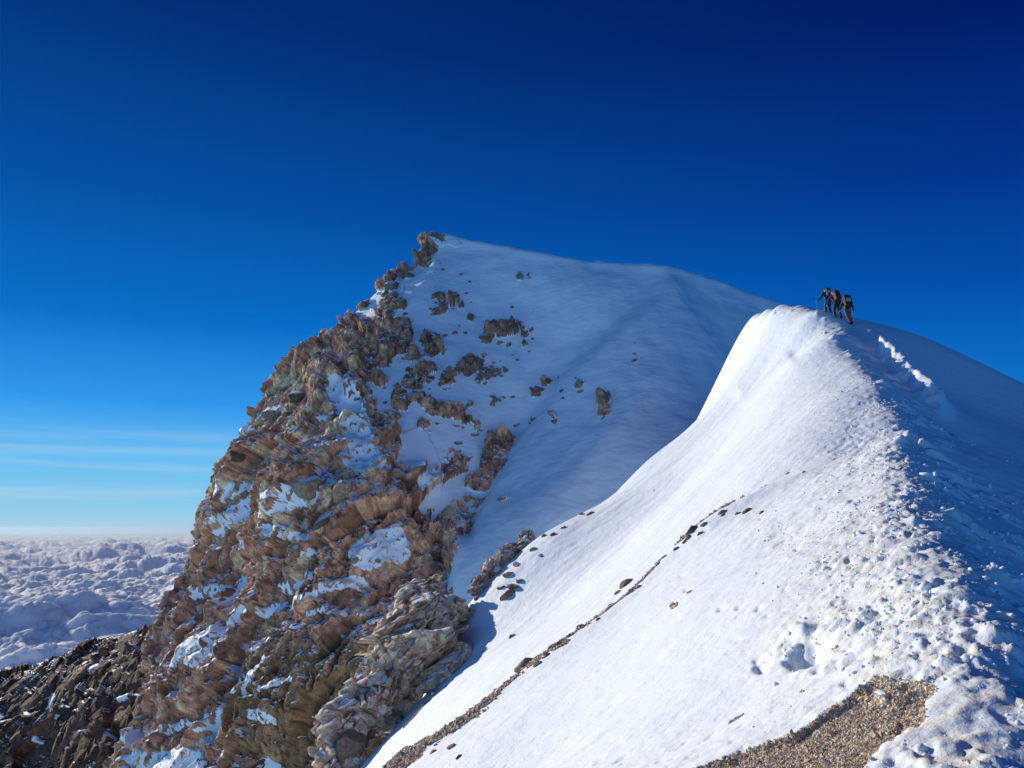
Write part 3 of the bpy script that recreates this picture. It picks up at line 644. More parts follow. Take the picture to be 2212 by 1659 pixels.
# ------------------------------------------------------------------ the pale rock rib beside the gully
def rib(name, L_, R_, Ys, mat, palr, seed, amp=1.0, nseg=260, nrad=240):
    n = len(L_); tt = np.linspace(0, n-1, nseg); Wm = cspline(n, tt)
    Lp = Wm @ np.array([P(*L_[i], Ys[i]) for i in range(n)]); Rp = Wm @ np.array([P(*R_[i], Ys[i]) for i in range(n)])
    c = (Lp+Rp)/2; ax = (Rp-Lp)/2; hw = np.linalg.norm(ax, axis=1, keepdims=True)
    th = np.linspace(0, 2*math.pi, nrad, endpoint=False)
    dep = np.array([[.12, -1, .45]]); dep = dep/np.linalg.norm(dep)
    S = c[:, None]+ax[:, None]*np.cos(th)[None, :, None] + dep[None]*hw[:, None]*1.0*np.sin(th)[None, :, None]
    endc = np.minimum(1, np.minimum(tt, (n-1-tt))/.35+.02)[:, None, None]; S = c[:, None]+(S-c[:, None])*np.sqrt(endc)
    nr = S-c[:, None]; nr /= np.linalg.norm(nr, axis=-1, keepdims=True)+1e-9
    wp = S+.2*np.stack([fbm(S, 2, 3, seed), fbm(S, 2, 3, seed+5), fbm(S, 2, 3, seed+9)], -1)
    wp = wp @ np.array(Euler((R(10), R(-35), 0)).to_matrix()) * np.array([1, 1, 1.7])
    c1, c2, c3 = cells(wp, 2.4, seed+1, 1.4, .7), cells(wp, .9, seed+2, 1.4, .7), cells(wp, .35, seed+3, 1.4, .7)
    h = amp*(blk(c1, .85)+blk(c2, .42)+blk(c3, .2)+.5*fbm(S, 3, 3, seed+20))
    S2 = S+nr*h[..., None]
    nn = gnormals(S2); 
    if (nn*nr).sum() < 0: nn = -nn
    up = blur(nn[..., 2], 2)
    s = sstep(.74, .84, blur(up, 5)+.45*fbm(S, 1.6, 3, seed+30))
    col = palr[np.floor((c2[4]*.5+c3[4]*.5)*(len(palr)-.01)).astype(int)]
    col = col*(.75+.5*c3[2][..., None])*(.65+.35*np.clip((c2[1]-c2[0])/.07, 0, 1))[..., None]
    f = gridf(nseg, nrad, True)
    sfm = s.ravel()[f].mean(1) > .6
    return mesh_np(name, S2, f, mat, smooth=sfm, attrs={'snow': s}, cols={'rockcol': np.clip(col, .02, .8)})
palp = np.array([(.82,.67,.53),(.72,.58,.46),(.86,.73,.60),(.63,.52,.43),(.78,.61,.46),(.82,.71,.61)])
r1 = rib('rock_outcrop', [(905,1250),(885,1262),(862,1300),(842,1370),(795,1410),(765,1450),(742,1490),(708,1540),(692,1600),(680,1670),(660,1750)],
    [(950,1245),(962,1270),(985,1300),(1000,1345),(985,1400),(930,1455),(870,1520),(815,1570),(780,1610),(765,1670),(750,1750)],
    [39.2,38.6,37.8,36.6,35.2,34,32.6,31.3,30.2,29.3,28.5], M_rib, palp, 401, 1.0, 520, 380)
tag(r1, 'long pale beige rock rib with snow patches at the foot of the brown cliff', 'rock outcrop')
r2 = rib('rock_outcrop', [(975,1385),(965,1400),(950,1425),(925,1450),(905,1475),(892,1500)], [(1000,1385),(1020,1400),(1030,1422),(1010,1450),(960,1475),(915,1500)],
    [34.8,34.4,33.9,33.2,32.6,32], M_rib, palp, 451, .45, 160, 140)
tag(r2, 'small pale rock knob with a snow cap, right of the long rock rib', 'rock outcrop')
pink = np.array([(.56,.43,.37),(.62,.52,.45),(.48,.36,.31),(.66,.56,.48)])
for L_, R_, Y_, sd, lab in [
  ([(1092,1176),(1076,1190),(1050,1215),(1026,1250),(1012,1284)], [(1126,1180),(1122,1200),(1098,1232),(1068,1262),(1036,1288)], [41,40.2,39.6,38.8,38.2], 471, 'largest pinkish rock spur lying along the edge where sunlit snow meets the shaded gully'),
  ([(1130,1140),(1118,1158),(1110,1176),(1106,1192)], [(1160,1150),(1158,1166),(1150,1184),(1136,1198)], [41.3,41,40.6,40.3], 481, 'middle snow dusted rock tooth uphill of the largest pinkish spur'),
  ([(1094,1258),(1088,1268),(1084,1280),(1082,1290)], [(1118,1258),(1128,1268),(1126,1280),(1112,1292)], [38,37.6,37.3,37.1], 491, 'small rocky lump just right of the pinkish spur casting a shadow on the snow')]:
    tag(rib('rock_outcrop', L_, R_, Y_, M_rib, pink, sd, .6, 150, 130), lab, 'rock outcrop')

# ------------------------------------------------------------------ boulders (a thing each)
def boulder_mesh(name, seed, mat, elong=(1, .8, .75), sub=4, noise=.05):
    r = np.random.default_rng(seed); bm = bmesh.new(); bmesh.ops.create_icosphere(bm, subdivisions=sub, radius=1)
    nd = r.normal(size=(16, 3)); nd /= np.linalg.norm(nd, axis=1, keepdims=True); hk = r.uniform(.62, 1.0, 16)
    V = np.array([v.co[:] for v in bm.verts]); V /= np.linalg.norm(V, axis=1, keepdims=True)
    dd = V @ nd.T; rr_ = np.min(np.where(dd > .05, hk/np.maximum(dd, .05), 9), 1); rr_ = np.minimum(rr_, 1.25)
    V = V*rr_[:, None]*np.array(elong); V += V*noise*fbm(V+seed*10, .5, 3, seed)[:, None]*2
    for v, c in zip(bm.verts, V): v.co = c
    me = bpy.data.meshes.new(name); bm.to_mesh(me); bm.free(); me.materials.append(mat); return me
far_m = [boulder_mesh('boulder', 500+k, M_boulder, (1, .8, random.uniform(.55, .85)), 3) for k in range(9)]
near_m = [boulder_mesh('rock', 600+k, M_boulder_near, (1, .8, random.uniform(.5, .8)), 4) for k in range(6)]
nrock = 0
def place_rock(name, meshes, px, py, rpx, label, group, cat='rock', sink=.45, which='AB', asp=1.0, ang=None):
    global nrock
    f = find(px, py, 5, which)
    if f is None: return None
    p = f[0]; r = rpx/F*p[1]
    o = bpy.data.objects.new(name, meshes[nrock % len(meshes)]); COL.objects.link(o); nrock += 1
    o.scale = (r*asp, r, r*random.uniform(.8, 1.05))
    o.rotation_euler = (random.uniform(-.5, .5), random.uniform(-.5, .5) if ang is None else R(ang), random.uniform(0, 6.28) if ang is None else random.uniform(-.4, .4))
    o.location = (p[0], p[1]+sink*r*.6, p[2]-sink*r*.3)
    tag(o, label, cat, group); return o
def z2(zx, zy): return 777.6+zx*.3125, 483.9+zy*.3125
LF, GF = 'brown rock poking out of the shaded snow face below the summit', 'rocks scattered over the shaded snow face'
singles = [(690,335,18),(740,385,17),(725,465,18),(1100,370,27),(1160,355,20),(1040,560,20),(770,650,23),(1095,660,32),(1175,715,27),(600,755,22),(670,740,27),(740,740,22),(870,760,40),(920,725,34),(985,765,26),(1030,715,26),(1075,740,34),
 (1020,820,30),(1130,820,16),(1180,780,14),(700,690,14),(370,915,36),(390,860,18),(440,980,22),(515,1005,24),(460,1030,24),(120,1050,24),(150,1120,20),(220,1100,14),(170,1220,22),(70,1290,30),(1200,1150,40),(1295,1085,26),(1360,1045,14),
 (1395,1190,20),(1385,1140,18),(1480,1050,14),(1515,1085,22),(1515,1145,26),(1885,805,10),(1895,930,26),(1890,885,14),(1690,1215,30),(1720,1235,20),(1660,1290,26),(1670,1330,22),(1340,1358,32),(1190,1335,30),(1165,1365,20),(1060,1380,24),(1080,1375,16),
 (545,1360,18),(680,1500,34),(870,1560,34),(905,1545,22),(980,1470,32),(1010,1510,26),(970,1545,20),(810,1435,34),(1090,925,18),(1050,890,12),(650,580-10,12),(760,525,10),(570,300,18),(520,420,8),(190,975,10),(90,860,12),(1185,590,9),(500,1225,20)]
for zx, zy, r in singles:
    x, y = z2(zx, zy); place_rock('boulder', far_m, x, y, r*.3125*1.05, LF, GF, 'boulder', which='A')
clus = [(540,550,75,75,9,24),(230,590,80,60,8,26),(240,870,95,75,10,30),(500,830,50,75,7,26),(830,1020,150,75,16,26),(960,980,70,60,8,24),(520,1080,150,60,14,20),(370,1090,60,60,7,22),(1000,1180,70,50,6,24),(450,720-0,30,20,2,18),(70,710,60,40,5,24),(150,750,50,30,3,22),(640,1280,100,55,8,22),(700,1380,60,40,4,20)]
for zx, zy, rx, ry, n, r in clus:
    for k in range(n):
        a = random.uniform(0, 6.28); q = math.sqrt(random.random())
        x, y = z2(zx+rx*q*math.cos(a), zy+ry*q*math.sin(a)); place_rock('boulder', far_m, x, y, r*random.uniform(.6, 1.25)*.3125, 'dark brown boulder crowded with others in a cluster on the snow face', 'clustered boulders on the snow face', 'boulder', which='A')
for zx, zy, r, lab in [(215,405,50,'square tan block jutting from the skyline of the left arete'),(315,330,36,'upright grey brown block standing on the skyline below the summit'),(160,460,40,'low tan block on the skyline beneath the jutting square block'),
      (485,170,40,'dark brown block directly beneath the summit snow cap'),(440,220,38,'brown block on the skyline just left below the summit'),(30,540,34,'small dark block on the skyline lower down the arete')]:
    x, y = z2(zx, zy); place_rock('boulder', far_m, x+3, y+3, r*.3125*1.1, lab, None, 'boulder', which='A', sink=.1)
# large rounded blocks that stand out of the cliff
for x, y, r, lab in [(508,985,26,'round dark brown boulder bulging from the left edge of the cliff'),(655,1045,44,'huge smooth tan block in the middle of the sunlit cliff'),(700,1120,34,'large tan block under the snow strip across the cliff'),
      (590,890,26,'angular beige block near the top of the cliff edge'),(640,850,28,'fractured beige block high on the cliff'),(634,1185,22,'orange brown block with snow on top in the middle of the cliff'),(737,1050,32,'tall grey tan block right of the huge smooth block'),
      (762,1210,16,'dark slab leaning beside the large snow patch in the cliff'),(820,1208,9,'small square rock lying in the large snow patch of the cliff')]:
    place_rock('boulder', far_m, x, y, r, lab, None, 'boulder', which='A', sink=.45)
LB, GB = 'brown stone lying along the narrow band of bare gravel', 'stones along the bare gravel band'
for x, y, r in [(1563,1103,9),(1615,1098,11),(1560,1108,6),(1645,1103,7),(1475,1168,6),(1700,1018,4),(1735,1016,4),(1335,1275,7),(1385,1250,7),(1395,1240,5),(1420,1215,5),(1250,1352,9),(1180,1412,8),(1195,1392,10),(1260,1350,6),(1290,1335,6),(1375,1265,6),(1010,1548,5),(990,1560,5),(1160,1415,8),(945,1600,4),(1800,988,4),(1520,1128,9),(1508,1150,7),(1485,1158,8),(1460,1180,6),(1435,1198,7),(1360,1275,9),(1345,1285,6),(1318,1305,8),(1228,1370,7),(1160,1430,9),(1115,1452,8),(1085,1480,6),(1050,1512,7),(1025,1530,5),(965,1580,6),(905,1622,7),(880,1640,8),(1590,1105,8)]:
    place_rock('rock', near_m, x, y, r, LB, GB, which='B', asp=1.3, ang=-25)
for x, y, r, lab in [(1498,1140,17,'large grey brown stone standing at the upper part of the gravel band'),(1352,1256,15,'green grey rounded boulder beside small red stones on the gravel band'),(1136,1432,20,'dark angular boulder at the middle of the gravel band'),(1206,1389,12,'ochre wedge shaped stone uphill of the dark angular boulder'),
      (973,1610,13,'ochre stone poking out of the lower snow slope near the bottom edge'),(935,1620,8,'thin dark stone left of the ochre stone in the lower snow'),(988,1632,8,'dark pointed stone just below the ochre stone in the lower snow'),
      (1103,1372,8,'grey stone alone on the snow above the rock knob shadow'),(1100,1282,17,'rocky lump with snow on it casting a shadow on the sunlit snow'),(1275,1105,9,'pinkish stone on the lip of the sunlit slope above the gully'),(1300,1070,6,'small pinkish stone on the rim of the sunlit slope'),(1255,1075,5,'tiny stone at the brink of the shaded gully'),(1408,1055,3,'tiny dark stone on the upper sunlit slope'),
      (1810,1060,3,'tiny stone near the ridge path')]:
    place_rock('rock', near_m, x, y, r, lab, None, which='B', asp=1.2, ang=-20)
for x, y, r in [(1128,1172,15),(1112,1186,13),(1098,1200,14),(1085,1215,12),(1072,1228,15),(1060,1246,13),(1048,1262,12),(1034,1276,12),(1022,1290,9),(1140,1162,8),(1150,1180,8),(1115,1215,9),(1095,1240,11),(1080,1262,9),(1170,1150,7),(1165,1195,7),(1190,1150,6),(1215,1135,6),(1255,1110,6),(1110,1262,14),(1095,1276,10),(1122,1250,8)]:
    place_rock('boulder', far_m, x+random.uniform(-4, 4), y+random.uniform(-4, 4), r*1.3, 'pinkish snow dusted rock in the jagged line where sunlit slope meets the shaded gully', 'rocks along the edge of the gully', 'boulder', which='B', sink=.35)
for x, y, r, lab in [(752,1608,36,'big orange brown boulder at the bottom left of the snow chute'),(775,1590,26,'brown blocky boulder behind the orange brown one'),(800,1588,12,'small beige boulder at the tip of the snow chute')]:
    p = P(x, y, 29.5 if r > 30 else 30.5); rr0 = r/F*30
    o = bpy.data.objects.new('boulder', near_m[nrock % 6]); COL.objects.link(o); nrock += 1
    o.location = p; o.scale = (rr0, rr0, rr0*1.1); o.rotation_euler = (.3, .4, r); tag(o, lab, 'boulder')

# ------------------------------------------------------------------ loose gravel and snow crumbs
def scatter(name, mat, centers, radii, seed, flat=.7, cols=None, ico=0):
    r = np.random.default_rng(seed)
    base = np.array([(1, 0, 0), (-1, 0, 0), (0, 1, 0), (0, -1, 0), (0, 0, 1), (0, 0, -1)], float)
    f = np.array([(0,2,4),(2,1,4),(1,3,4),(3,0,4),(2,0,5),(1,2,5),(3,1,5),(0,3,5)])
    n = len(centers); V = base[None]*r.uniform(.6, 1.2, (n, 6, 1)); V = V*r.uniform(.6, 1.2, (n, 1, 3))*np.array([1, 1, flat])
    q = r.normal(size=(n, 4)); q /= np.linalg.norm(q, axis=1, keepdims=True); w, x, y, z = q.T
    M_ = np.stack([1-2*(y*y+z*z), 2*(x*y-z*w), 2*(x*z+y*w), 2*(x*y+z*w), 1-2*(x*x+z*z), 2*(y*z-x*w), 2*(x*z-y*w), 2*(y*z+x*w), 1-2*(x*x+y*y)], -1).reshape(n, 3, 3)
    V = np.einsum('nij,nkj->nki', M_, V)*radii[:, None, None]+centers[:, None]
    F_ = (f[None]+6*np.arange(n)[:, None, None]).reshape(-1, 3)
    c = {'rockcol': np.repeat(cols, 6, 0)} if cols is not None else None
    return mesh_np(name, V, F_, mat, smooth=False, cols=c)
mg, t = newmat('gravel_stone'); b = NB(t); p_ = b.n('ShaderNodeBsdfPrincipled'); b.l(b.attr('rockcol', 'Color'), p_.inputs['Base Color']); p_.inputs['Roughness'].default_value = .85; o_ = b.n('ShaderNodeOutputMaterial'); b.l(p_.outputs[0], o_.inputs[0])
gpal = np.array([(.58,.44,.28),(.50,.40,.30),(.68,.57,.42),(.30,.25,.21),(.62,.42,.22),(.76,.69,.58),(.44,.35,.27),(.52,.51,.50)])
cent = (B[:-1, :-1]+B[1:, 1:])/2; areaM = np.linalg.norm(np.cross(B[1:, :-1]-B[:-1, :-1], B[:-1, 1:]-B[:-1, :-1]), axis=-1)
g_c = (GRV[:-1, :-1] > .5)
def sample(mask, dens, seed):
    r = np.random.default_rng(seed); w = (areaM*mask*dens).ravel(); n = int(w.sum()); n = min(n, 60000)
    idx = r.choice(len(w), n, p=w/w.sum()); i, j = np.unravel_index(idx, mask.shape); a, b_ = r.random((2, n, 1))
    return B[i, j]*(1-a)*(1-b_)+B[i+1, j]*a*(1-b_)+B[i, j+1]*(1-a)*b_+B[i+1, j+1]*a*b_, r
near_area = g_c & (BY[:-1, :-1] < 9)
pts, r_ = sample(near_area, 9000, 31); rad = r_.gamma(3, .0022, len(pts))+.0035; rad = np.where(r_.random(len(pts)) < .006, r_.uniform(.018, .035, len(pts)), rad)
pc = gpal[r_.integers(0, len(gpal), len(pts))]*r_.uniform(.7, 1.15, (len(pts), 1))
pts[:, 2] += rad*.3
gv = scatter('gravel', mg, pts, rad, 33, .8, pc); tag(gv, kind='stuff')
ba = g_c & (BY[:-1, :-1] >= 9)
pts, r_ = sample(ba, 900, 41); rad = r_.gamma(3, .007, len(pts))+.012
pc = (gpal*1.05+.0)[r_.integers(0, len(gpal), len(pts))]*r_.uniform(.6, 1.1, (len(pts), 1)); pts[:, 2] += rad*.3
gb_ = scatter('gravel', mg, pts, rad, 43, .8, pc); tag(gb_, kind='stuff')
# crumbs of snow and ice
def lumps(name, pts, rad, seed, mat, asp=(1, 1, .8)):
    r = np.random.default_rng(seed); bm = bmesh.new(); bmesh.ops.create_icosphere(bm, subdivisions=1, radius=1)
    bv = np.array([v.co[:] for v in bm.verts]); bf_ = np.array([[v.index for v in f.verts] for f in bm.faces]); bm.free()
    n = len(pts); V = bv[None]*(r.uniform(.65, 1.25, (n, len(bv), 1)))*r.uniform(.6, 1.3, (n, 1, 3))*np.array(asp)
    th = r.uniform(0, 6.28, n); c, s = np.cos(th), np.sin(th)
    x = V[..., 0]*c[:, None]-V[..., 1]*s[:, None]; y = V[..., 0]*s[:, None]+V[..., 1]*c[:, None]; V = np.stack([x, y, V[..., 2]], -1)*rad[:, None, None]+pts[:, None]
    return mesh_np(name, V, (bf_[None]+len(bv)*np.arange(n)[:, None, None]).reshape(-1, 3), mat, smooth=True)
M_crumb, t = newmat('snow_crumb'); b = NB(t); q_ = snow_bsdf(b, SNOW); o_ = b.n('ShaderNodeOutputMaterial'); b.l(q_.outputs[0], o_.inputs[0])
m1 = rgh[:-1, :-1]**1.5*(msk[:-1, :-1]*.8+.2)*(BY[:-1, :-1] > 3.5)*(BY[:-1, :-1] < 30)*(GRV[:-1, :-1] < .3)*np.clip(8/np.maximum(BY[:-1, :-1], 1), 0, 1)**1.5
pts, r_ = sample(m1, 120, 51); rad = (r_.gamma(2.0, .005, len(pts))+.004)*np.clip(pts[:, 1]/8, .8, 1.6)
lu = lumps('snow_crumbs', pts, rad, 53, M_crumb); tag(lu, kind='stuff')
m2 = (shz*patch)[:-1, :-1]*(BY[:-1, :-1] > 4)*(BX[:-1, :-1] < BY[:-1, :-1]*.75)*np.clip(10/np.maximum(BY[:-1, :-1], 1), 0, 1)
pts, r_ = sample(m2, 26, 61); rad = (r_.gamma(2.0, .011, len(pts))+.008)
pts[:, 2] += rad*.5
lu2 = lumps('snow_chunks', pts, rad, 63, M_crumb, (1.3, .8, .9)); tag(lu2, kind='stuff')

# ------------------------------------------------------------------ sea of cloud
CH = -1500.
inv = np.concatenate([np.linspace(1/3800., 1/6500., 60, endpoint=False), np.linspace(1/6500., 1/260000., 720)])
cr_ = 1/inv; ca = np.radians(np.linspace(-62, 50, 1400))
# finer where the picture sees it
ca = np.radians(np.concatenate([np.linspace(-60, -36, 60, endpoint=False), np.linspace(-36, -14, 760, endpoint=False), np.linspace(-14, 55, 120)]))
CX = cr_[:, None]*np.sin(ca)[None]; CY = cr_[:, None]*np.cos(ca)[None]
q = np.stack([CX, CY, CX*0], -1)
wq = q+500*np.stack([fbm(q, 3500, 3, 701), fbm(q, 3500, 3, 703), q[..., 0]*0], -1)
DR = np.gradient(cr_)
def puff(sc, s):
    at = np.clip(sc/(.8*DR), 0, 1)[:, None]; return (1-np.abs(1-2*np.abs(perlin(wq, sc, s))))*at if False else np.abs(perlin(wq, sc, s))*at
hc = 420*fbm(q, 9000, 2, 711)*np.clip(60000/cr_[:, None], .3, 1) + 640*puff(4200, 713) + 330*puff(1600, 717) + 185*puff(700, 719) + 100*puff(330, 723) + 48*puff(155, 729) + 20*puff(75, 731)
Cc = np.stack([CX, CY, CH+hc-180], -1)
mc, t = newmat('cloud'); b = NB(t)
mx = b.n('ShaderNodeBsdfPrincipled'); mx.inputs['Base Color'].default_value = (.90, .97, 1, 1); mx.inputs['Roughness'].default_value = 1; mx.inputs['Specular IOR Level'].default_value = 0
mx.inputs['Subsurface Weight'].default_value = 1.0; mx.inputs['Subsurface Radius'].default_value = (1, 1, 1); mx.inputs['Subsurface Scale'].default_value = 60.0
o_ = b.n('ShaderNodeOutputMaterial'); b.l(mx.outputs[0], o_.inputs[0])
cl = mesh_np('cloud_sea', Cc, gridf(len(cr_), len(ca)), mc, True); tag(cl, kind='stuff')

# ------------------------------------------------------------------ the three climbers
def skin(name, V, E, Rd, mat, parent=None, sub=2, root=0):
    bm = bmesh.new(); ly = bm.verts.layers.skin.verify(); vs = [bm.verts.new(v) for v in V]
    for v, r in zip(vs, Rd): v[ly].radius = (r, r) if not isinstance(r, tuple) else r
    vs[root][ly].use_root = True
    for a, c in E: bm.edges.new((vs[a], vs[c]))
    me = bpy.data.meshes.new(name); bm.to_mesh(me); bm.free(); me.materials.append(mat)
    o = bpy.data.objects.new(name, me); COL.objects.link(o)
    m = o.modifiers.new('Skin', 'SKIN'); m.use_smooth_shade = True; m2 = o.modifiers.new('Subdivision', 'SUBSURF'); m2.levels = sub; m2.render_levels = sub
    if parent: o.parent = parent
    return o
def chain(pts, rad, E, V, Rd, start=None):
    prev = start
    for p, r in zip(pts, rad):
        V.append(p); Rd.append(r)
        if prev is not None: E.append((prev, len(V)-1))
        prev = len(V)-1
    return prev
M_skin = simple('skin', (.45, .28, .2)); M_black = simple('black_cloth', (.018, .018, .022), .8, .3, 20); M_navy = simple('navy_cloth', (.02, .035, .07), .8, .3, 20)
M_red = simple('red_webbing', (.30, .05, .03), .7, .3, 30); M_grey = simple('grey_cloth', (.30, .32, .36), .7, .3, 30); M_tan = simple('tan_cloth', (.13, .09, .065), .8, .4, 14)
M_white = simple('white_pad', (.7, .7, .72), .5); M_metal = simple('pole_metal', (.04, .04, .045), .5, .1, 20, 0); M_boot = simple('boot_leather', (.02, .018, .018), .6, .3, 30)
M_dkred = simple('dark_red_cloth', (.08, .022, .018), .8, .35, 14); M_brown = simple('dark_brown_cloth', (.06, .04, .03), .8, .4, 14)
def person(loc, rz, J, mats, label):
    """J: joint positions (x right, y forward, z up) in metres"""
    root = bpy.data.objects.new('person', None); COL.objects.link(root); root.location = loc; root.rotation_euler = (0, 0, rz); root.scale = (.9, .9, .9)
    tag(root, label, 'person', 'climbers on the ridge')
    V, E, Rd = [], [], []
    pel, spn, chs, nek, hed = [Vector(J[k]) for k in ('pelvis', 'spine', 'chest', 'neck', 'head')]
    chain([pel, spn, chs, nek], [.13, .12, .14, .055], E, V, Rd); hd = hed-nek
    fwd = Vector((0, .08, -.02))
    chain([nek+hd*.45, nek+hd*.75, hed], [.075, .092, .07], E, V, Rd, 3)
    chain([nek+hd*.6+fwd*1.35], [.018], E, V, Rd, len(V)-2)          # nose
    for s in ('l', 'r'):
        sg = -1 if s == 'l' else 1
        sh, el, ha = [Vector(J[k+s]) for k in ('shoulder', 'elbow', 'hand')]
        w = chain([sh, el, ha], [.06, .045, .03], E, V, Rd, 2)
        d = (ha-el).normalized(); sd = Vector((0, 1, 0)).cross(d).normalized(); palm = ha+d*.06
        pi = chain([palm], [.03], E, V, Rd, w)
        for k in range(4):
            o_ = sd*(k-1.5)*.02; ln = (.07, .08, .075, .06)[k]
            chain([palm+d*.02+o_, palm+d*(.02+ln*.5)+o_+Vector((0, .02, 0)), palm+d*(.02+ln*.7)+o_+Vector((0, .045, 0))], [.010, .009, .008], E, V, Rd, pi)
        chain([ha+d*.03+sd*sg*-.035+Vector((0, .02, 0)), ha+d*.06+sd*sg*-.05+Vector((0, .04, 0))], [.012, .009], E, V, Rd, w)
        hp, kn, an, to = [Vector(J[k+s]) for k in ('hip', 'knee', 'ankle', 'toe')]
        chain([hp, kn, an, to], [.085, .055, .04, .035], E, V, Rd, 0)
    skin('body', V, E, Rd, M_skin, root, 1)
    V, E, Rd = [], [], []
    chain([pel+Vector((0, 0, -.06)), pel, spn, chs, nek-(nek-chs)*.3], [.165, .165, .165, .175, .09], E, V, Rd)
    for s in 'lr':
        sh, el, ha = [Vector(J[k+s]) for k in ('shoulder', 'elbow', 'hand')]
        chain([sh, (sh+el)/2, el, (el+ha)/2, ha-(ha-el)*.08], [.095, .085, .075, .065, .052], E, V, Rd, 3)
    skin('jacket', V, E, Rd, mats['jacket'], root)
    V, E, Rd = [], [], []
    chain([pel], [.15], E, V, Rd)
    for s in 'lr':
        hp, kn, an = [Vector(J[k+s]) for k in ('hip', 'knee', 'ankle')]
        chain([hp, (hp+kn)/2, kn, (kn+an)/2, an+(kn-an)*.2], [.12, .11, .09, .088, .08], E, V, Rd, 0)
    skin('trousers', V, E, Rd, mats['trousers'], root)
    for s in 'lr':
        an, to, kn = Vector(J['ankle'+s]), Vector(J['toe'+s]), Vector(J['knee'+s])
        V, E, Rd = [], [], []
        chain([an+(kn-an)*.3, an, an+Vector((0, .02, -.04)), to-Vector((0, .04, 0)), to], [.075, .068, .06, .055, .045], E, V, Rd)
        skin('boot', V, E, Rd, M_boot, root)
        V, E, Rd = [], [], []; el, ha = Vector(J['elbow'+s]), Vector(J['hand'+s]); d = (ha-el).normalized()
        chain([ha-d*.05, ha+d*.03, ha+d*.09+Vector((0, .01, 0))], [.055, .05, .045], E, V, Rd)
        skin('glove_cuff', V[:2], E[:1], Rd[:2], M_black, root)
    V, E, Rd = [], [], []
    chain([nek+hd*.55+Vector((0, -.012, 0)), nek+hd*.85, nek+hd*1.1], [.098, .115, .085], E, V, Rd); skin('helmet' if mats.get('helmet') else 'hat', V, E, Rd, mats['hat'], root)
    return root
def bxm(name, c, s, mat, parent, rot=(0, 0, 0), bev=.03, seg=3, taper=1):
    bm = bmesh.new(); bmesh.ops.create_cube(bm, size=1)
    for v in bm.verts: v.co = Vector((v.co.x*s[0]*(taper if v.co.z > 0 else 1), v.co.y*s[1], v.co.z*s[2]))
    bmesh.ops.bevel(bm, geom=bm.edges[:], offset=bev, segments=seg, affect='EDGES', profile=.6)
    for f in bm.faces: f.smooth = True
    me = bpy.data.meshes.new(name); bm.to_mesh(me); bm.free(); me.materials.append(mat); o = bpy.data.objects.new(name, me); COL.objects.link(o)
    o.location = c; o.rotation_euler = rot; o.parent = parent; return o
def backpack(prt, J, mats, label, size=(.34, .22, .56)):
    chs, pel = Vector(J['chest']), Vector(J['pelvis']); up = (chs-pel).normalized(); tilt = -math.atan2(up.y, up.z)
    root = bpy.data.objects.new('backpack', None); COL.objects.link(root)
    root.matrix_world = Matrix.Translation(prt.location) @ Matrix.Rotation(prt.rotation_euler.z, 4, 'Z') @ Matrix.Scale(.9, 4) @ Matrix.Translation(chs-up*.14) @ Matrix.Rotation(tilt, 4, 'X') @ Matrix.Translation((0, -.27, 0))
    tag(root, label, 'backpack', 'backpacks on the climbers')
    w, d, h = size
    bxm('pack_body', (0, 0, 0), size, mats[0], root, bev=.07)
    bxm('lid', (0, -.01, h/2+.04), (w*.95, d*1.1, .15), mats[1], root, bev=.06)
    bxm('pocket', (0, -d/2-.03, .04), (w*.62, .08, h*.42), mats[2], root, bev=.03)
    for sx in (-1, 1):
        bxm('compression_strap', (sx*w*.43, -d/2-.012, -.02), (.035, .03, h*.9), mats[3], root, bev=.01)
        V, E, Rd = [], [], []; chain([(sx*.12, .08, h*.42), (sx*.15, .24, h*.40), (sx*.16, .40, h*.1), (sx*.17, .22, -h*.35), (sx*.17, .08, -h*.4)], [.022]*5, E, V, Rd)
        skin('shoulder_strap', V, E, Rd, mats[3], root, 1)
    return root
def pole(prt, hand, tip, label):
    M_ = Matrix.Translation(prt.location) @ Matrix.Rotation(prt.rotation_euler.z, 4, 'Z') @ Matrix.Scale(.9, 4); a, c = M_ @ Vector(hand), M_ @ Vector(tip)
    root = bpy.data.objects.new('trekking_pole', None); COL.objects.link(root); root.location = c; tag(root, label, 'trekking pole', 'trekking poles in climbers hands')
    d = a-c
    def rod(n, p, q, r, m):
        V, E, Rd = [], [], []; chain([p, (p+q)/2, q], [r]*3, E, V, Rd); return skin(n, V, E, Rd, m, root, 1)
    rod('shaft', d*.0, d*.97, .011, M_metal); rod('grip', d*.95, d*1.09, .024, M_black); rod('basket', d*.07, d*.085, .04, M_black)
def stand(px, py, Y):
    f = [q for q in [find(px, py, 4, 'B')] if q]; 
    x = P(px, py, Y)[0]; 
    i = np.argmin(np.abs(ys-Y)); j = np.argmin(np.abs(BX[i]-x)); return Vector((x, Y, float(B[i, j, 2])))
def jset(**k):
    J = dict(pelvis=(0,0,.93), spine=(0,.08,1.14), chest=(0,.18,1.37), neck=(0,.24,1.53), head=(0,.31,1.74), shoulderl=(-.20,.19,1.43), shoulderr=(.20,.19,1.43), elbowl=(-.32,.15,1.15), elbowr=(.32,.15,1.15),
      handl=(-.33,.32,.86), handr=(.33,.30,.84), hipl=(-.10,0,.88), hipr=(.10,0,.88), kneel=(-.13,.14,.49), kneer=(.12,.02,.47), anklel=(-.13,.10,.10), ankler=(.12,-.18,.10), toel=(-.14,.27,.05), toer=(.13,-.01,.05))
    J.update(k); return J
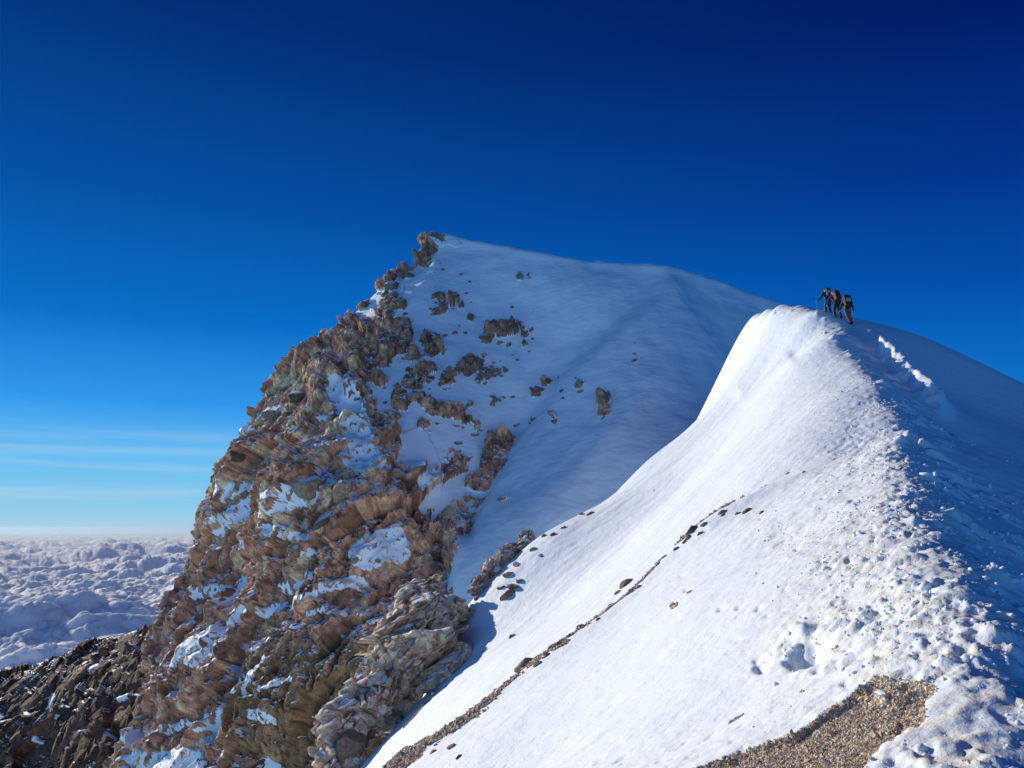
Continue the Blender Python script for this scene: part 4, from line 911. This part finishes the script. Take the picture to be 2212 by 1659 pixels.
J1 = jset(pelvis=(-.05,0,.93), hipl=(-.14,0,.88), hipr=(.05,0,.88), kneel=(-.02,.05,.48), anklel=(.10,-.05,.10), toel=(.10,.12,.05), kneer=(.12,.05,.48), ankler=(.19,.02,.10), toer=(.20,.2,.05), elbowr=(.34,.14,1.13), handr=(.36,.18,.85), elbowl=(-.30,.28,1.16), handl=(-.28,.45,1.0), head=(-.05,.40,1.70), neck=(-.01,.28,1.52))
l1 = stand(1833, 690, 42.0); p1 = person(l1, R(-4), J1, dict(jacket=M_black, trousers=M_tan, hat=M_black), 'rightmost climber in black jacket under a big dark backpack, arm hanging down')
backpack(p1, J1, (M_black, M_black, M_grey, M_dkred), 'large black backpack with a pale grey pocket on the rightmost climber', (.42, .30, .64))
J2 = jset(kneel=(-.13,.10,.48), anklel=(-.15,0,.10), toel=(-.16,.17,.05), kneer=(.18,.16,.49), ankler=(.20,-.12,.10), toer=(.2,.05,.05), elbowl=(-.38,.26,1.16), handl=(-.42,.34,.93), head=(-.03,.36,1.72))
l2 = stand(1809, 681, 42.9); p2 = person(l2, R(6), J2, dict(jacket=M_navy, trousers=M_black, hat=M_grey), 'middle climber in navy jacket and black trousers with legs apart, leaning forward')
backpack(p2, J2, (M_dkred, M_black, M_dkred, M_red), 'dark red backpack with red straps on the middle climber', (.36, .26, .58))
J3 = jset(elbowl=(-.36,.16,1.12), handl=(-.58,.28,.90), head=(.02,.33,1.73), kneer=(.1,.12,.48), ankler=(.12,.02,.1), toer=(.12,.2,.05))
l3 = stand(1791, 678, 44)-Vector((0, 0, .12)); p3 = person(l3, R(10), J3, dict(jacket=M_navy, trousers=M_navy, hat=M_navy), 'leftmost climber in dark blue with one arm stretched out to a trekking pole')
backpack(p3, J3, (M_navy, M_navy, M_grey, M_black), 'small navy backpack on the leftmost climber', (.30, .20, .48))
pole(p3, (-.60,.31,.86), (-.62,.34,.0), 'thin pole planted in the snow at the far left of the climbers')
pole(p1, (.35,.24,.80), (.30,.5,.0), 'thin pole held in the hanging right hand of the rightmost climber')

# ------------------------------------------------------------------ the air: distant cloud fades to blue
hv = [(-270000, -60, -2600), (200000, 270000, 62)]
bm = bmesh.new(); bmesh.ops.create_cube(bm, size=1)
for v in bm.verts: v.co = (-262000 if v.co.x < 0 else 262000, -2000 if v.co.y < 0 else 275000, -2900 if v.co.z < 0 else 64)
me = bpy.data.meshes.new('haze'); bm.to_mesh(me); bm.free(); hz = bpy.data.objects.new('haze', me); COL.objects.link(hz); tag(hz, kind='stuff')
m, t = newmat('haze_air'); b = NB(t); pv = b.n('ShaderNodeVolumePrincipled'); pv.inputs['Color'].default_value = (.44, .58, .72, 1); pv.inputs['Density'].default_value = 1/210000; pv.inputs['Anisotropy'].default_value = .42
o_ = b.n('ShaderNodeOutputMaterial'); b.l(pv.outputs[0], o_.inputs['Volume']); me.materials.append(m)
scene.cycles.volume_bounces = 0
